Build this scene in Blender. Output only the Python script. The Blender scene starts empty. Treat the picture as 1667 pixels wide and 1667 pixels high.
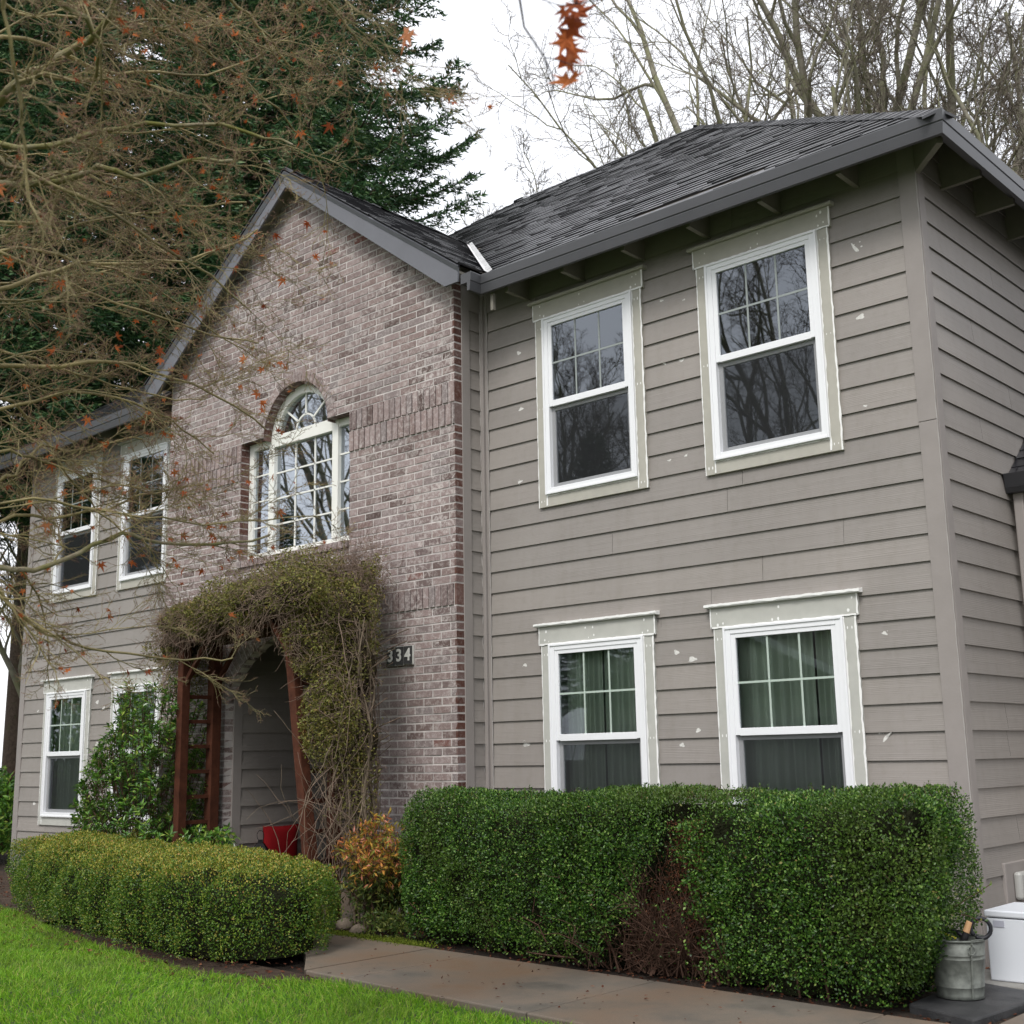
import bpy, math, random
import numpy as np
from mathutils import Vector, Matrix
from mathutils.geometry import tessellate_polygon
R = math.radians
rng = np.random.default_rng(7)
SKY_B, SUN_E, EXPO = 1.25, 1.9, 0.32
S = bpy.context.scene
COL = S.collection

# ------------------------------------------------------------------ materials
def new_mat(name):
    m = bpy.data.materials.new(name); m.use_nodes = True
    nt = m.node_tree; nt.nodes.clear()
    out = nt.nodes.new('ShaderNodeOutputMaterial')
    return m, nt, out
class NT:
    def __init__(s, nt): s.nt = nt
    def n(s, t, **kw):
        nd = s.nt.nodes.new(t)
        for k, v in kw.items():
            if k.startswith('i_'): nd.inputs[k[2:].replace('_', ' ')].default_value = v
            else: setattr(nd, k, v)
        return nd
    def l(s, a, b): s.nt.links.new(a, b)
    def ramp(s, fac, stops, interp='LINEAR'):
        r = s.n('ShaderNodeValToRGB'); cr = r.color_ramp; cr.interpolation = interp
        while len(cr.elements) < len(stops): cr.elements.new(0.5)
        for e, (p, c) in zip(cr.elements, stops):
            e.position = p; e.color = (c[0], c[1], c[2], 1)
        s.l(fac, r.inputs[0]); return r.outputs[0]
    def mix(s, fac, a, b, blend='MIX'):
        m = s.n('ShaderNodeMix', data_type='RGBA', blend_type=blend)
        for sock, v in ((m.inputs[0], fac), (m.inputs[6], a), (m.inputs[7], b)):
            if isinstance(v, (int, float)): sock.default_value = v
            elif isinstance(v, tuple): sock.default_value = (v[0], v[1], v[2], 1)
            else: s.l(v, sock)
        return m.outputs[2]
    def noise(s, scale, detail=3, rough=.55, vec=None, dist=0):
        n = s.n('ShaderNodeTexNoise'); n.inputs['Scale'].default_value = scale
        n.inputs['Detail'].default_value = detail; n.inputs['Roughness'].default_value = rough
        n.inputs['Distortion'].default_value = dist
        if vec is not None: s.l(vec, n.inputs['Vector'])
        return n.outputs[0]
    def coords(s, scale=(1, 1, 1), rot=(0, 0, 0)):
        g = s.n('ShaderNodeNewGeometry')
        m = s.n('ShaderNodeMapping'); m.inputs['Scale'].default_value = scale
        m.inputs['Rotation'].default_value = rot
        s.l(g.outputs['Position'], m.inputs[0]); return m.outputs[0]
    def rnd(s):
        return s.n('ShaderNodeNewGeometry').outputs['Random Per Island']
    def bump(s, h, strength=.3, dist=.01):
        b = s.n('ShaderNodeBump'); b.inputs['Strength'].default_value = strength
        b.inputs['Distance'].default_value = dist; s.l(h, b.inputs['Height']); return b.outputs[0]

def principled(name, col, rough=.6, spec=.5, metal=0, bump=None, noise_amt=0, noise_scale=8):
    m, nt, out = new_mat(name); t = NT(nt)
    p = t.n('ShaderNodeBsdfPrincipled'); p.inputs['Roughness'].default_value = rough
    p.inputs['Specular IOR Level'].default_value = spec; p.inputs['Metallic'].default_value = metal
    c = col
    if noise_amt:
        v = t.coords(); nz = t.noise(noise_scale, 4, .6, v)
        lo = tuple(x*(1-noise_amt) for x in col); hi = tuple(min(1, x*(1+noise_amt)) for x in col)
        cc = t.ramp(nz, [(.3, lo), (.7, hi)]); t.l(cc, p.inputs['Base Color'])
    else: p.inputs['Base Color'].default_value = (*c, 1)
    if bump:
        v = t.coords(); t.l(t.bump(t.noise(bump[0], 4, .6, v), bump[1], bump[2]), p.inputs['Normal'])
    t.l(p.outputs[0], out.inputs[0]); return m

def siding_mat(name, col, grain_axis=0):
    m, nt, out = new_mat(name); t = NT(nt)
    p = t.n('ShaderNodeBsdfPrincipled'); p.inputs['Roughness'].default_value = .55
    p.inputs['Specular IOR Level'].default_value = .35
    rr = t.rnd()
    v = t.coords()
    big = t.noise(.9, 3, .5, v)
    c1 = t.ramp(big, [(.3, tuple(x*.93 for x in col)), (.7, tuple(x*1.06 for x in col))])
    c2 = t.ramp(rr, [(0, (.93, .93, .93)), (1, (1.07, 1.06, 1.05))])
    c = t.mix(1.0, c1, c2, 'MULTIPLY')
    run = t.ramp(t.noise(1.0, 4, .65, t.coords((9, 9, .45))), [(.36, (.965, .963, .955)), (.52, (1, 1, 1)), (.75, (1.01, 1.01, 1.01))])
    c = t.mix(1.0, c, run, 'MULTIPLY')
    grime = t.ramp(t.noise(14, 5, .7, t.coords()), [(.30, (.93, .93, .92)), (.5, (1, 1, 1))])
    c = t.mix(1.0, c, grime, 'MULTIPLY')
    # embossed wood grain: noise stretched along the board, distorted
    sc = (1.3, 1.3, 30)
    gv = t.coords(sc)
    w = t.n('ShaderNodeTexWave', wave_type='BANDS', bands_direction='Z')
    w.inputs['Scale'].default_value = .9; w.inputs['Distortion'].default_value = 9
    w.inputs['Detail'].default_value = 3; w.inputs['Detail Scale'].default_value = .5
    off = t.n('ShaderNodeVectorMath', operation='ADD')
    comb = t.n('ShaderNodeCombineXYZ')
    mul = t.n('ShaderNodeMath', operation='MULTIPLY'); mul.inputs[1].default_value = 40
    t.l(rr, mul.inputs[0])
    for i in range(3): t.l(mul.outputs[0], comb.inputs[i])
    t.l(gv, off.inputs[0]); t.l(comb.outputs[0], off.inputs[1]); t.l(off.outputs[0], w.inputs['Vector'])
    fine = t.noise(9, 4, .6, t.coords((1, 1, 22)))
    add = t.n('ShaderNodeMath', operation='ADD'); t.l(w.outputs[1], add.inputs[0])
    t.l(fine, add.inputs[1])
    # grain shows only on some stretches of board
    msk = t.noise(1.1, 2, .5, off.outputs[0])
    mm = t.n('ShaderNodeMath', operation='MULTIPLY'); t.l(add.outputs[0], mm.inputs[0])
    t.l(t.ramp(msk, [(.42, (.12, .12, .12)), (.62, (1, 1, 1))]), mm.inputs[1])
    t.l(t.bump(mm.outputs[0], .28, .0022), p.inputs['Normal'])
    t.l(c, p.inputs['Base Color']); t.l(p.outputs[0], out.inputs[0]); return m

def leaf_mat(name, stops, rough=.45, trans=.25, spec=.4, patch=None):
    m, nt, out = new_mat(name); t = NT(nt)
    p = t.n('ShaderNodeBsdfPrincipled'); p.inputs['Roughness'].default_value = rough
    p.inputs['Specular IOR Level'].default_value = spec
    c = t.ramp(t.rnd(), stops)
    if patch:
        scale, col, lo, hi = patch
        f = t.ramp(t.noise(scale, 3, .6, t.coords()), [(lo, (0, 0, 0)), (hi, (1, 1, 1))])
        c = t.mix(f, c, col)
    t.l(c, p.inputs['Base Color'])
    tr = t.n('ShaderNodeBsdfTranslucent'); t.l(c, tr.inputs[0])
    mx = t.n('ShaderNodeMixShader'); mx.inputs[0].default_value = trans
    t.l(p.outputs[0], mx.inputs[1]); t.l(tr.outputs[0], mx.inputs[2]); t.l(mx.outputs[0], out.inputs[0]); return m

def brick_mat(name, side=False):
    m, nt, out = new_mat(name); t = NT(nt)
    p = t.n('ShaderNodeBsdfPrincipled'); p.inputs['Roughness'].default_value = .88
    p.inputs['Specular IOR Level'].default_value = .2
    base = t.ramp(t.rnd(), [(0, (.095, .066, .060)), (.14, (.22, .160, .148)), (.3, (.31, .24, .228)), (.48, (.16, .118, .112)),
                           (.62, (.31, .245, .235)), (.78, (.24, .182, .174)), (.9, (.235, .20, .195)), (.99, (.20, .145, .135)), (1, (.19, .075, .06))])
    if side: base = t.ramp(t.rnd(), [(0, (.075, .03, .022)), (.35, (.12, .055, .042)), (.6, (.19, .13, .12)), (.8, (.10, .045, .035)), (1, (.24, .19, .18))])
    v = t.coords()
    sm = t.noise(26, 5, .7, v, .6)
    smf = t.ramp(sm, [(.46, (0, 0, 0)), (.64, (1, 1, 1))])
    big = t.noise(1.6, 3, .6, v)
    bf = t.ramp(big, [(.32, (.25, .25, .25)), (.66, (1, 1, 1))])
    f = t.mix(1.0, smf, bf, 'MULTIPLY')
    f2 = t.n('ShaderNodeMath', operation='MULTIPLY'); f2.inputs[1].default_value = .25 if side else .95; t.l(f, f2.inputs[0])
    c = t.mix(f2.outputs[0], base, (.55, .50, .475))
    spk = t.ramp(t.noise(160, 2, .5, v), [(.30, (.55, .55, .55)), (.45, (1, 1, 1))])
    c = t.mix(1.0, c, spk, 'MULTIPLY')
    grn = t.ramp(t.noise(3.3, 4, .6, v), [(.60, (0, 0, 0)), (.74, (.35, .35, .35))])
    c = t.mix(grn, c, (.36, .37, .33))
    t.l(c, p.inputs['Base Color'])
    t.l(t.bump(t.noise(90, 4, .7, v), .6, .004), p.inputs['Normal'])
    t.l(p.outputs[0], out.inputs[0]); return m

def shingle_mat(name):
    m, nt, out = new_mat(name); t = NT(nt)
    p = t.n('ShaderNodeBsdfPrincipled'); p.inputs['Specular IOR Level'].default_value = .75
    c = t.ramp(t.rnd(), [(0, (.014, .014, .017)), (.5, (.020, .020, .023)), (.9, (.029, .029, .033)), (1, (.045, .045, .05))])
    v = t.coords()
    g = t.ramp(t.noise(220, 2, .6, v), [(.3, (.7, .7, .7)), (.7, (1.35, 1.35, 1.35))])
    c = t.mix(1.0, c, g, 'MULTIPLY')
    moss = t.ramp(t.noise(1.7, 4, .65, v), [(.62, (0, 0, 0)), (.8, (.3, .3, .3))])
    c = t.mix(moss, c, (.07, .075, .05))
    t.l(c, p.inputs['Base Color'])
    t.l(t.ramp(t.noise(3, 3, .5, v), [(.3, (.30, .30, .30)), (.7, (.38, .38, .38))]), p.inputs['Roughness'])
    t.l(t.bump(t.noise(260, 2, .6, v), .3, .001), p.inputs['Normal'])
    t.l(p.outputs[0], out.inputs[0]); return m

def glass_mat(name, tint, refl=1.0):
    m, nt, out = new_mat(name); t = NT(nt)
    fr = t.n('ShaderNodeFresnel'); fr.inputs['IOR'].default_value = 1.75
    mu = t.n('ShaderNodeMath', operation='MULTIPLY', use_clamp=True); mu.inputs[1].default_value = refl
    t.l(fr.outputs[0], mu.inputs[0])
    tr = t.n('ShaderNodeBsdfTransparent'); tr.inputs[0].default_value = (*tint, 1)
    gl = t.n('ShaderNodeBsdfGlossy'); gl.inputs['Roughness'].default_value = .012
    gl.inputs['Color'].default_value = (.84, .91, 1, 1)
    b = t.bump(t.noise(1.1, 1, .4, t.coords()), .035, .01); t.l(b, gl.inputs['Normal'])
    mx = t.n('ShaderNodeMixShader'); t.l(mu.outputs[0], mx.inputs[0])
    t.l(tr.outputs[0], mx.inputs[1]); t.l(gl.outputs[0], mx.inputs[2]); t.l(mx.outputs[0], out.inputs[0]); return m

def screen_mat(name):
    m, nt, out = new_mat(name); t = NT(nt)
    tr = t.n('ShaderNodeBsdfTransparent'); d = t.n('ShaderNodeBsdfDiffuse'); d.inputs[0].default_value = (.045, .047, .05, 1)
    mx = t.n('ShaderNodeMixShader'); mx.inputs[0].default_value = .42
    t.l(tr.outputs[0], mx.inputs[1]); t.l(d.outputs[0], mx.inputs[2]); t.l(mx.outputs[0], out.inputs[0]); return m

def bark_mat(name, a, b, moss=None, lo=.45, hi=.6, scale=6, bs=.6):
    m, nt, out = new_mat(name); t = NT(nt)
    p = t.n('ShaderNodeBsdfPrincipled'); p.inputs['Roughness'].default_value = .85
    p.inputs['Specular IOR Level'].default_value = .2
    v = t.coords()
    c = t.ramp(t.noise(scale*3, 5, .7, v), [(.3, a), (.7, b)])
    if moss: c = t.mix(t.ramp(t.noise(scale, 4, .7, v), [(lo, (0, 0, 0)), (hi, (1, 1, 1))]), c, moss)
    t.l(c, p.inputs['Base Color']); t.l(t.bump(t.noise(scale*8, 4, .7, v), bs, .01), p.inputs['Normal'])
    t.l(p.outputs[0], out.inputs[0]); return m

def ground_mat(name, stops, scale, bscale=60, bstr=.6, bdist=.01, rough=.9, stain=None, spec=.3):
    m, nt, out = new_mat(name); t = NT(nt)
    p = t.n('ShaderNodeBsdfPrincipled'); p.inputs['Roughness'].default_value = rough
    p.inputs['Specular IOR Level'].default_value = spec
    v = t.coords()
    c = t.ramp(t.noise(scale, 6, .65, v), stops)
    if stain: c = t.mix(t.ramp(t.noise(stain[0], 5, .65, v), [(stain[2], (0, 0, 0)), (stain[3], (1, 1, 1))]), c, stain[1])
    f = t.ramp(t.noise(bscale*2.5, 3, .7, v), [(.3, (.75, .75, .75)), (.7, (1.2, 1.2, 1.2))])
    c = t.mix(1.0, c, f, 'MULTIPLY')
    t.l(c, p.inputs['Base Color']); t.l(t.bump(t.noise(bscale, 5, .7, v), bstr, bdist), p.inputs['Normal'])
    t.l(p.outputs[0], out.inputs[0]); return m

M = {}
SID = (.272, .250, .232)
M['siding'] = siding_mat('taupe_siding', SID)
M['trim'] = principled('taupe_trim', (.275, .25, .235), .6, .3, bump=(60, .25, .004), noise_amt=.07, noise_scale=3)
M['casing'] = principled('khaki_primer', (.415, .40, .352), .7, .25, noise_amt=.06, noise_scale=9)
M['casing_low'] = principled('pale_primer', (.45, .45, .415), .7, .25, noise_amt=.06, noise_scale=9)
M['vinyl'] = principled('white_vinyl', (.80, .81, .83), .35, .5)
M['cream'] = principled('cream_white_paint', (.78, .78, .73), .4, .5)
M['caulk'] = principled('white_caulk', (.82, .82, .80), .6, .3)
M['filler'] = principled('wall_filler', (.60, .59, .56), .8, .2, noise_amt=.18, noise_scale=60)
M['brick'] = brick_mat('weathered_brick')
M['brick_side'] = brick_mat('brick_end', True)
M['mortar'] = principled('mortar', (.51, .475, .455), .95, .1, bump=(120, .6, .003), noise_amt=.28, noise_scale=7)
M['gutter'] = principled('slate_gutter_metal', (.060, .061, .066), .38, .5, noise_amt=.12, noise_scale=2)
M['rake'] = principled('slate_painted_board', (.135, .138, .155), .5, .4, noise_amt=.08, noise_scale=3)
M['shingle'] = shingle_mat('charcoal_shingle')
M['flash'] = principled('galvanised_flashing', (.72, .72, .72), .38, .5, .5, noise_amt=.25, noise_scale=14)
M['rafter'] = principled('painted_rafter', (.22, .205, .175), .7, .2, noise_amt=.1)
M['deck'] = principled('roof_deck_wood', (.10, .085, .07), .8, .2, noise_amt=.2)
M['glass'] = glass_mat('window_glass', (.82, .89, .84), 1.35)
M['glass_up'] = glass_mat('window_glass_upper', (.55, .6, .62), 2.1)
M['screen'] = screen_mat('insect_screen')
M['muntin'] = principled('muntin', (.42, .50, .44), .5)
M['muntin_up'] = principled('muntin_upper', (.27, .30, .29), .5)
M['curtain'] = principled('curtain_fabric', (.72, .77, .70), .9, .1)
M['inside'] = principled('interior_paint', (.16, .15, .14), .9, .1)
M['redwood'] = bark_mat('red_stained_wood', (.042, .014, .008), (.10, .034, .018), None, scale=3, bs=.2)
M['black'] = principled('black_metal', (.010, .010, .011), .7, .2)
M['red'] = principled('red_fabric', (.24, .006, .009), .85, .2, bump=(400, .3, .001))
M['concrete'] = ground_mat('wet_concrete', [(.28, (.085, .075, .062)), (.5, (.15, .132, .11)), (.75, (.23, .205, .175))], 2.6, 110, .35, .003, .55,
                           stain=(1.3, (.15, .095, .058), .38, .70), spec=.45)
def crack(mt):
    nt = mt.node_tree; t = NT(nt); p = [n for n in nt.nodes if n.type == 'BSDF_PRINCIPLED'][0]; src = p.inputs['Base Color'].links[0].from_socket
    v = t.n('ShaderNodeTexVoronoi', feature='DISTANCE_TO_EDGE'); v.inputs['Scale'].default_value = .55
    ad = t.n('ShaderNodeVectorMath', operation='ADD'); t.l(t.coords(), ad.inputs[0]); nz = t.n('ShaderNodeTexNoise'); nz.inputs['Scale'].default_value = 3; nz.inputs['Detail'].default_value = 5; t.l(nz.outputs['Color'], ad.inputs[1]); t.l(ad.outputs[0], v.inputs['Vector'])
    f = t.ramp(v.outputs['Distance'], [(.0, (.45, .45, .45)), (.006, (1, 1, 1))]); c = t.mix(1.0, src, f, 'MULTIPLY')
    pit = t.ramp(t.noise(140, 2, .5, t.coords()), [(.30, (.5, .5, .5)), (.40, (1, 1, 1))]); c = t.mix(1.0, c, pit, 'MULTIPLY'); t.l(c, p.inputs['Base Color'])
M['pad'] = ground_mat('grey_concrete', [(.3, (.2, .195, .18)), (.7, (.32, .31, .29))], 5, 90, .4, .003, .8)
M['slate'] = ground_mat('dark_slate', [(.3, (.025, .026, .028)), (.7, (.06, .06, .062))], 7, 60, .8, .006, .5)
M['soil'] = ground_mat('dark_soil', [(.3, (.018, .012, .009)), (.55, (.04, .028, .02)), (.8, (.08, .055, .04))], 7, 40, 1, .03, .95)
M['mulch'] = ground_mat('brown_mulch', [(.3, (.03, .018, .012)), (.55, (.07, .045, .03)), (.8, (.12, .085, .06))], 9, 40, 1, .03, .95)
M['lawn'] = ground_mat('lawn_ground', [(.3, (.04, .065, .02)), (.6, (.06, .095, .03)), (.8, (.08, .11, .045))], 4, 60, 1, .02, .95)
M['grass'] = leaf_mat('grass_blade', [(0, (.065, .18, .008)), (.4, (.155, .36, .014)), (.75, (.25, .46, .028)), (.93, (.35, .44, .065)), (1, (.45, .38, .16))], .5, .35, .3,
                      patch=(1.3, (.16, .25, .03), .5, .8))
M['box_dark'] = leaf_mat('boxwood_leaf', [(0, (.012, .038, .006)), (.35, (.030, .085, .010)), (.7, (.065, .16, .018)), (.90, (.15, .29, .04)), (.985, (.27, .38, .09)), (1, (.26, .16, .07))], .40, .28, .42,
                         patch=(1.4, (.085, .12, .02), .5, .8))
M['box_yel'] = leaf_mat('clipped_box_leaf', [(0, (.020, .055, .008)), (.35, (.055, .13, .012)), (.7, (.12, .22, .022)), (.92, (.24, .31, .04)), (1, (.34, .25, .06))], .4, .28, .4,
                        patch=(1.7, (.17, .125, .03), .62, .84))
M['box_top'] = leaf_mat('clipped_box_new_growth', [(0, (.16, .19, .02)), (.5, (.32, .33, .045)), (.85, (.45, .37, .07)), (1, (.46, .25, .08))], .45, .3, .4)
M['dead_twig'] = principled('dead_twig', (.085, .050, .036), .9, .1, noise_amt=.4, noise_scale=20)
M['dead_leaf'] = leaf_mat('dead_leaf', [(0, (.04, .014, .009)), (.6, (.10, .035, .02)), (1, (.20, .09, .05))], .8, .1, .1)
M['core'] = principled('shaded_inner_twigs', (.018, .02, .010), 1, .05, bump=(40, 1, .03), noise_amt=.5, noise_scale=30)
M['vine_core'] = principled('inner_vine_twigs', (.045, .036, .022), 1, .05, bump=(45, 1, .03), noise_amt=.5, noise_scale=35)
M['conifer'] = leaf_mat('fir_needles', [(0, (.018, .055, .022)), (.4, (.04, .105, .038)), (.8, (.085, .17, .06)), (1, (.15, .22, .08))], .5, .15, .35)
M['conifer_bark'] = bark_mat('fir_bark', (.05, .035, .025), (.12, .09, .07), (.07, .09, .03), .6, .75)
M['oak_bark'] = bark_mat('mossy_oak_bark', (.16, .148, .11), (.32, .30, .24), (.21, .215, .12), .42, .6, 2.2)
M['twig_grey'] = principled('grey_twig', (.17, .145, .12), .9, .1)
M['maple_bark'] = bark_mat('maple_limb_bark', (.16, .13, .085), (.34, .30, .22), (.15, .15, .04), .35, .65, 5, .3)
M['maple_twig'] = principled('maple_twig', (.235, .195, .09), .6, .3, noise_amt=.5, noise_scale=6)
M['maple_twig_red'] = principled('maple_fine_twig', (.215, .125, .09), .7, .2, noise_amt=.5, noise_scale=6)
M['maple_leaf'] = leaf_mat('dead_maple_leaf', [(0, (.20, .045, .018)), (.4, (.40, .10, .03)), (.8, (.55, .17, .05)), (1, (.42, .20, .11))], .7, .4, .15)
M['vine_leaf'] = leaf_mat('vine_leaf', [(0, (.07, .065, .018)), (.4, (.14, .14, .03)), (.75, (.21, .22, .045)), (1, (.27, .19, .06))], .55, .2, .3,
                          patch=(1.9, (.10, .075, .045), .52, .70))
M['vine_stem'] = principled('vine_stem', (.16, .125, .09), .85, .15, noise_amt=.4, noise_scale=8)
M['vine_dry'] = principled('dry_vine_twig', (.20, .145, .11), .85, .15, noise_amt=.4, noise_scale=12)
M['gloss_leaf'] = leaf_mat('glossy_shrub_leaf', [(0, (.025, .075, .012)), (.4, (.07, .18, .024)), (.8, (.16, .32, .04)), (1, (.34, .42, .08))], .30, .25, .5)
M['nandina'] = leaf_mat('nandina_leaf', [(0, (.12, .17, .03)), (.3, (.30, .26, .04)), (.6, (.50, .26, .04)), (.88, (.52, .17, .07)), (1, (.62, .28, .20))], .5, .3, .3)
M['nandina_low'] = leaf_mat('nandina_lower_leaf', [(0, (.03, .06, .012)), (.5, (.07, .11, .02)), (1, (.17, .18, .04))], .5, .3, .3)
M['galv'] = principled('galvanised_bucket', (.15, .162, .145), .55, .5, .2, noise_amt=.38, noise_scale=22)
M['whitebox'] = principled('white_enamel', (.70, .73, .78), .3, .5)
M['tag_grey'] = principled('grey_label', (.42, .43, .50), .5)
M['rubber'] = principled('black_rubber', (.012, .013, .018), .5, .4)
M['yellow'] = principled('yellow_plastic', (.60, .55, .05), .4, .5)
M['tan'] = principled('tan_plastic', (.55, .33, .17), .5, .4)
M['outlet'] = principled('grey_outlet_cover', (.40, .40, .38), .35, .5)
M['numtile'] = principled('dark_number_tile', (.045, .045, .045), .6, .3)
M['numwhite'] = principled('number_white', (.62, .62, .58), .5, .3)
M['moss'] = leaf_mat('moss', [(0, (.06, .09, .01)), (1, (.14, .17, .02))], .8, .1, .1)
M['stone'] = principled('garden_stone', (.16, .13, .10), .9, .2, bump=(20, .6, .02), noise_amt=.3)
M['tan_wall'] = principled('neighbour_wall_paint', (.35, .33, .29), .8, .2, noise_amt=.05)
M['lamp_glass'] = principled('lamp_glass', (.35, .36, .36), .15, .6)
M['door'] = principled('dark_door_paint', (.05, .025, .02), .5, .4)

# ------------------------------------------------------------------ mesh helpers
class MB:
    """collects polygons, builds ONE mesh"""
    def __init__(s): s.v = []; s.f = []; s.m = []
    def add(s, vs, fs, mi=0):
        o = len(s.v); s.v.extend([tuple(map(float, p)) for p in vs])
        for f in fs: s.f.append([o+i for i in f]); s.m.append(mi)
    def box(s, x0, x1, y0, y1, z0, z1, mi=0):
        v = [(x0, y0, z0), (x1, y0, z0), (x1, y1, z0), (x0, y1, z0), (x0, y0, z1), (x1, y0, z1), (x1, y1, z1), (x0, y1, z1)]
        s.add(v, [(0, 3, 2, 1), (4, 5, 6, 7), (0, 1, 5, 4), (1, 2, 6, 5), (2, 3, 7, 6), (3, 0, 4, 7)], mi)
    def obox(s, o, a, b, c, mi=0):
        o, a, b, c = map(Vector, (o, a, b, c))
        v = [o, o+a, o+a+b, o+b, o+c, o+a+c, o+a+b+c, o+b+c]
        s.add(v, [(0, 3, 2, 1), (4, 5, 6, 7), (0, 1, 5, 4), (1, 2, 6, 5), (2, 3, 7, 6), (3, 0, 4, 7)], mi)
    def quad(s, a, b, c, d, mi=0): s.add([a, b, c, d], [(0, 1, 2, 3)], mi)
    def prism(s, poly, d, mi=0):
        n = len(poly); d = Vector(d); a = [Vector(p) for p in poly]; b = [p+d for p in a]
        s.add(a+b, [tuple(range(n))[::-1], tuple(range(n, 2*n))]+[(i, (i+1) % n, n+(i+1) % n, n+i) for i in range(n)], mi)
    def tube(s, pts, rs, k=8, mi=0, caps=True):
        pts = [Vector(p) for p in pts]; n = len(pts)
        if not hasattr(rs, '__len__'): rs = [rs]*n
        vs = []
        for i in range(n):
            t = (pts[min(i+1, n-1)]-pts[max(i-1, 0)]).normalized()
            u = t.cross(Vector((0.13, .21, .97))); u = u.normalized() if u.length > .05 else t.cross(Vector((1, 0, 0))).normalized()
            w = t.cross(u)
            vs += [pts[i]+(u*math.cos(2*math.pi*j/k)+w*math.sin(2*math.pi*j/k))*rs[i] for j in range(k)]
        fs = [(i*k+j, i*k+(j+1) % k, (i+1)*k+(j+1) % k, (i+1)*k+j) for i in range(n-1) for j in range(k)]
        if caps: fs += [tuple(range(k))[::-1], tuple(range((n-1)*k, n*k))]
        s.add(vs, fs, mi)
    def lathe(s, c, prof, k=32, mi=0, ax=None):
        vs = []
        for r, z in prof: vs += [(c[0]+r*math.cos(2*math.pi*j/k), c[1]+r*math.sin(2*math.pi*j/k), c[2]+z) for j in range(k)]
        s.add(vs, [(i*k+j, i*k+(j+1) % k, (i+1)*k+(j+1) % k, (i+1)*k+j) for i in range(len(prof)-1) for j in range(k)], mi)
    def build(s, name, mats, parent=None, smooth=False, bevel=0):
        me = bpy.data.meshes.new(name); me.from_pydata(s.v, [], s.f)
        if not isinstance(mats, (list, tuple)): mats = [mats]
        for m in mats: me.materials.append(M[m] if isinstance(m, str) else m)
        me.polygons.foreach_set('material_index', s.m)
        if smooth: me.polygons.foreach_set('use_smooth', [True]*len(s.f))
        me.validate(); me.update()
        return link(name, me, parent, bevel)
def link(name, me, parent=None, bevel=0):
    o = bpy.data.objects.new(name, me); COL.objects.link(o)
    if parent: 
        o.parent = parent
        o.matrix_parent_inverse = parent_inv(parent)
    if bevel:
        b = o.modifiers.new('bevel', 'BEVEL'); b.width = bevel; b.segments = 2; b.limit_method = 'ANGLE'
    return o
def world_loc(p):
    v = Vector((0, 0, 0)); q = p
    m = q.matrix_basis.copy()
    while q.parent: m = q.parent.matrix_basis @ q.matrix_parent_inverse @ m; q = q.parent
    return m
def parent_inv(p): 
    # world matrix of the parent, inverted (meshes are built in world space)
    m = p.matrix_basis.copy(); q = p
    while q.parent:
        m = q.parent.matrix_basis @ (q.matrix_parent_inverse @ m); q = q.parent
    return m.inverted()
def tag(o, label=None, cat=None, group=None, kind=None):
    for k, v in (('label', label), ('category', cat), ('group', group), ('kind', kind)):
        if v: o[k] = v
    return o
def empty(name, loc, label, cat, group=None):
    o = bpy.data.objects.new(name, None); COL.objects.link(o); o.location = loc; o.empty_display_size = .1
    return tag(o, label, cat, group)

def np_mesh(name, V, F, mats, mi=None, parent=None, smooth=False):
    """V (n,3), F (m,k) with one k"""
    me = bpy.data.meshes.new(name); V = np.asarray(V, np.float32); n = len(V); m, k = F.shape
    me.vertices.add(n); me.vertices.foreach_set('co', V.ravel())
    me.loops.add(m*k); me.loops.foreach_set('vertex_index', F.astype(np.int32).ravel())
    me.polygons.add(m); me.polygons.foreach_set('loop_start', np.arange(0, m*k, k, dtype=np.int32))
    me.polygons.foreach_set('loop_total', np.full(m, k, np.int32))
    for x in (mats if isinstance(mats, (list, tuple)) else [mats]): me.materials.append(M[x])
    if mi is not None: me.polygons.foreach_set('material_index', np.asarray(mi, np.int32))
    me.polygons.foreach_set('use_smooth', np.full(m, bool(smooth)))
    me.update(calc_edges=True)
    return link(name, me, parent)

def unit(a): return a/np.maximum(np.linalg.norm(a, axis=-1, keepdims=True), 1e-9)
def leaves(P, D, N, L, W, fold=.15):
    """one folded diamond leaf (two triangles) per row; returns V,F(tris)"""
    P = np.asarray(P); D = unit(D); Sx = unit(np.cross(D, N)); Nn = np.cross(Sx, D)
    L = np.asarray(L).reshape(-1, 1); W = np.asarray(W).reshape(-1, 1)
    a = P; b = P+D*L*.5+Sx*W*.5+Nn*W*fold; c = P+D*L; d = P+D*L*.5-Sx*W*.5+Nn*W*fold
    V = np.stack([a, b, c, d], 1).reshape(-1, 3); n = len(P); o = np.arange(n)[:, None]*4
    F = np.concatenate([o+np.array([[0, 1, 2]]), o+np.array([[0, 2, 3]])], 1).reshape(-1, 3)
    return V, F
def blades(P, D, N, L, W):
    D = unit(D); Sx = unit(np.cross(D, N)); L = np.asarray(L).reshape(-1, 1); W = np.asarray(W).reshape(-1, 1)
    V = np.stack([P-Sx*W*.5, P+Sx*W*.5, P+D*L], 1).reshape(-1, 3)
    return V, np.arange(len(V)).reshape(-1, 3)
def rand_dirs(n, g=rng): return unit(g.normal(size=(n, 3)))

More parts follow.
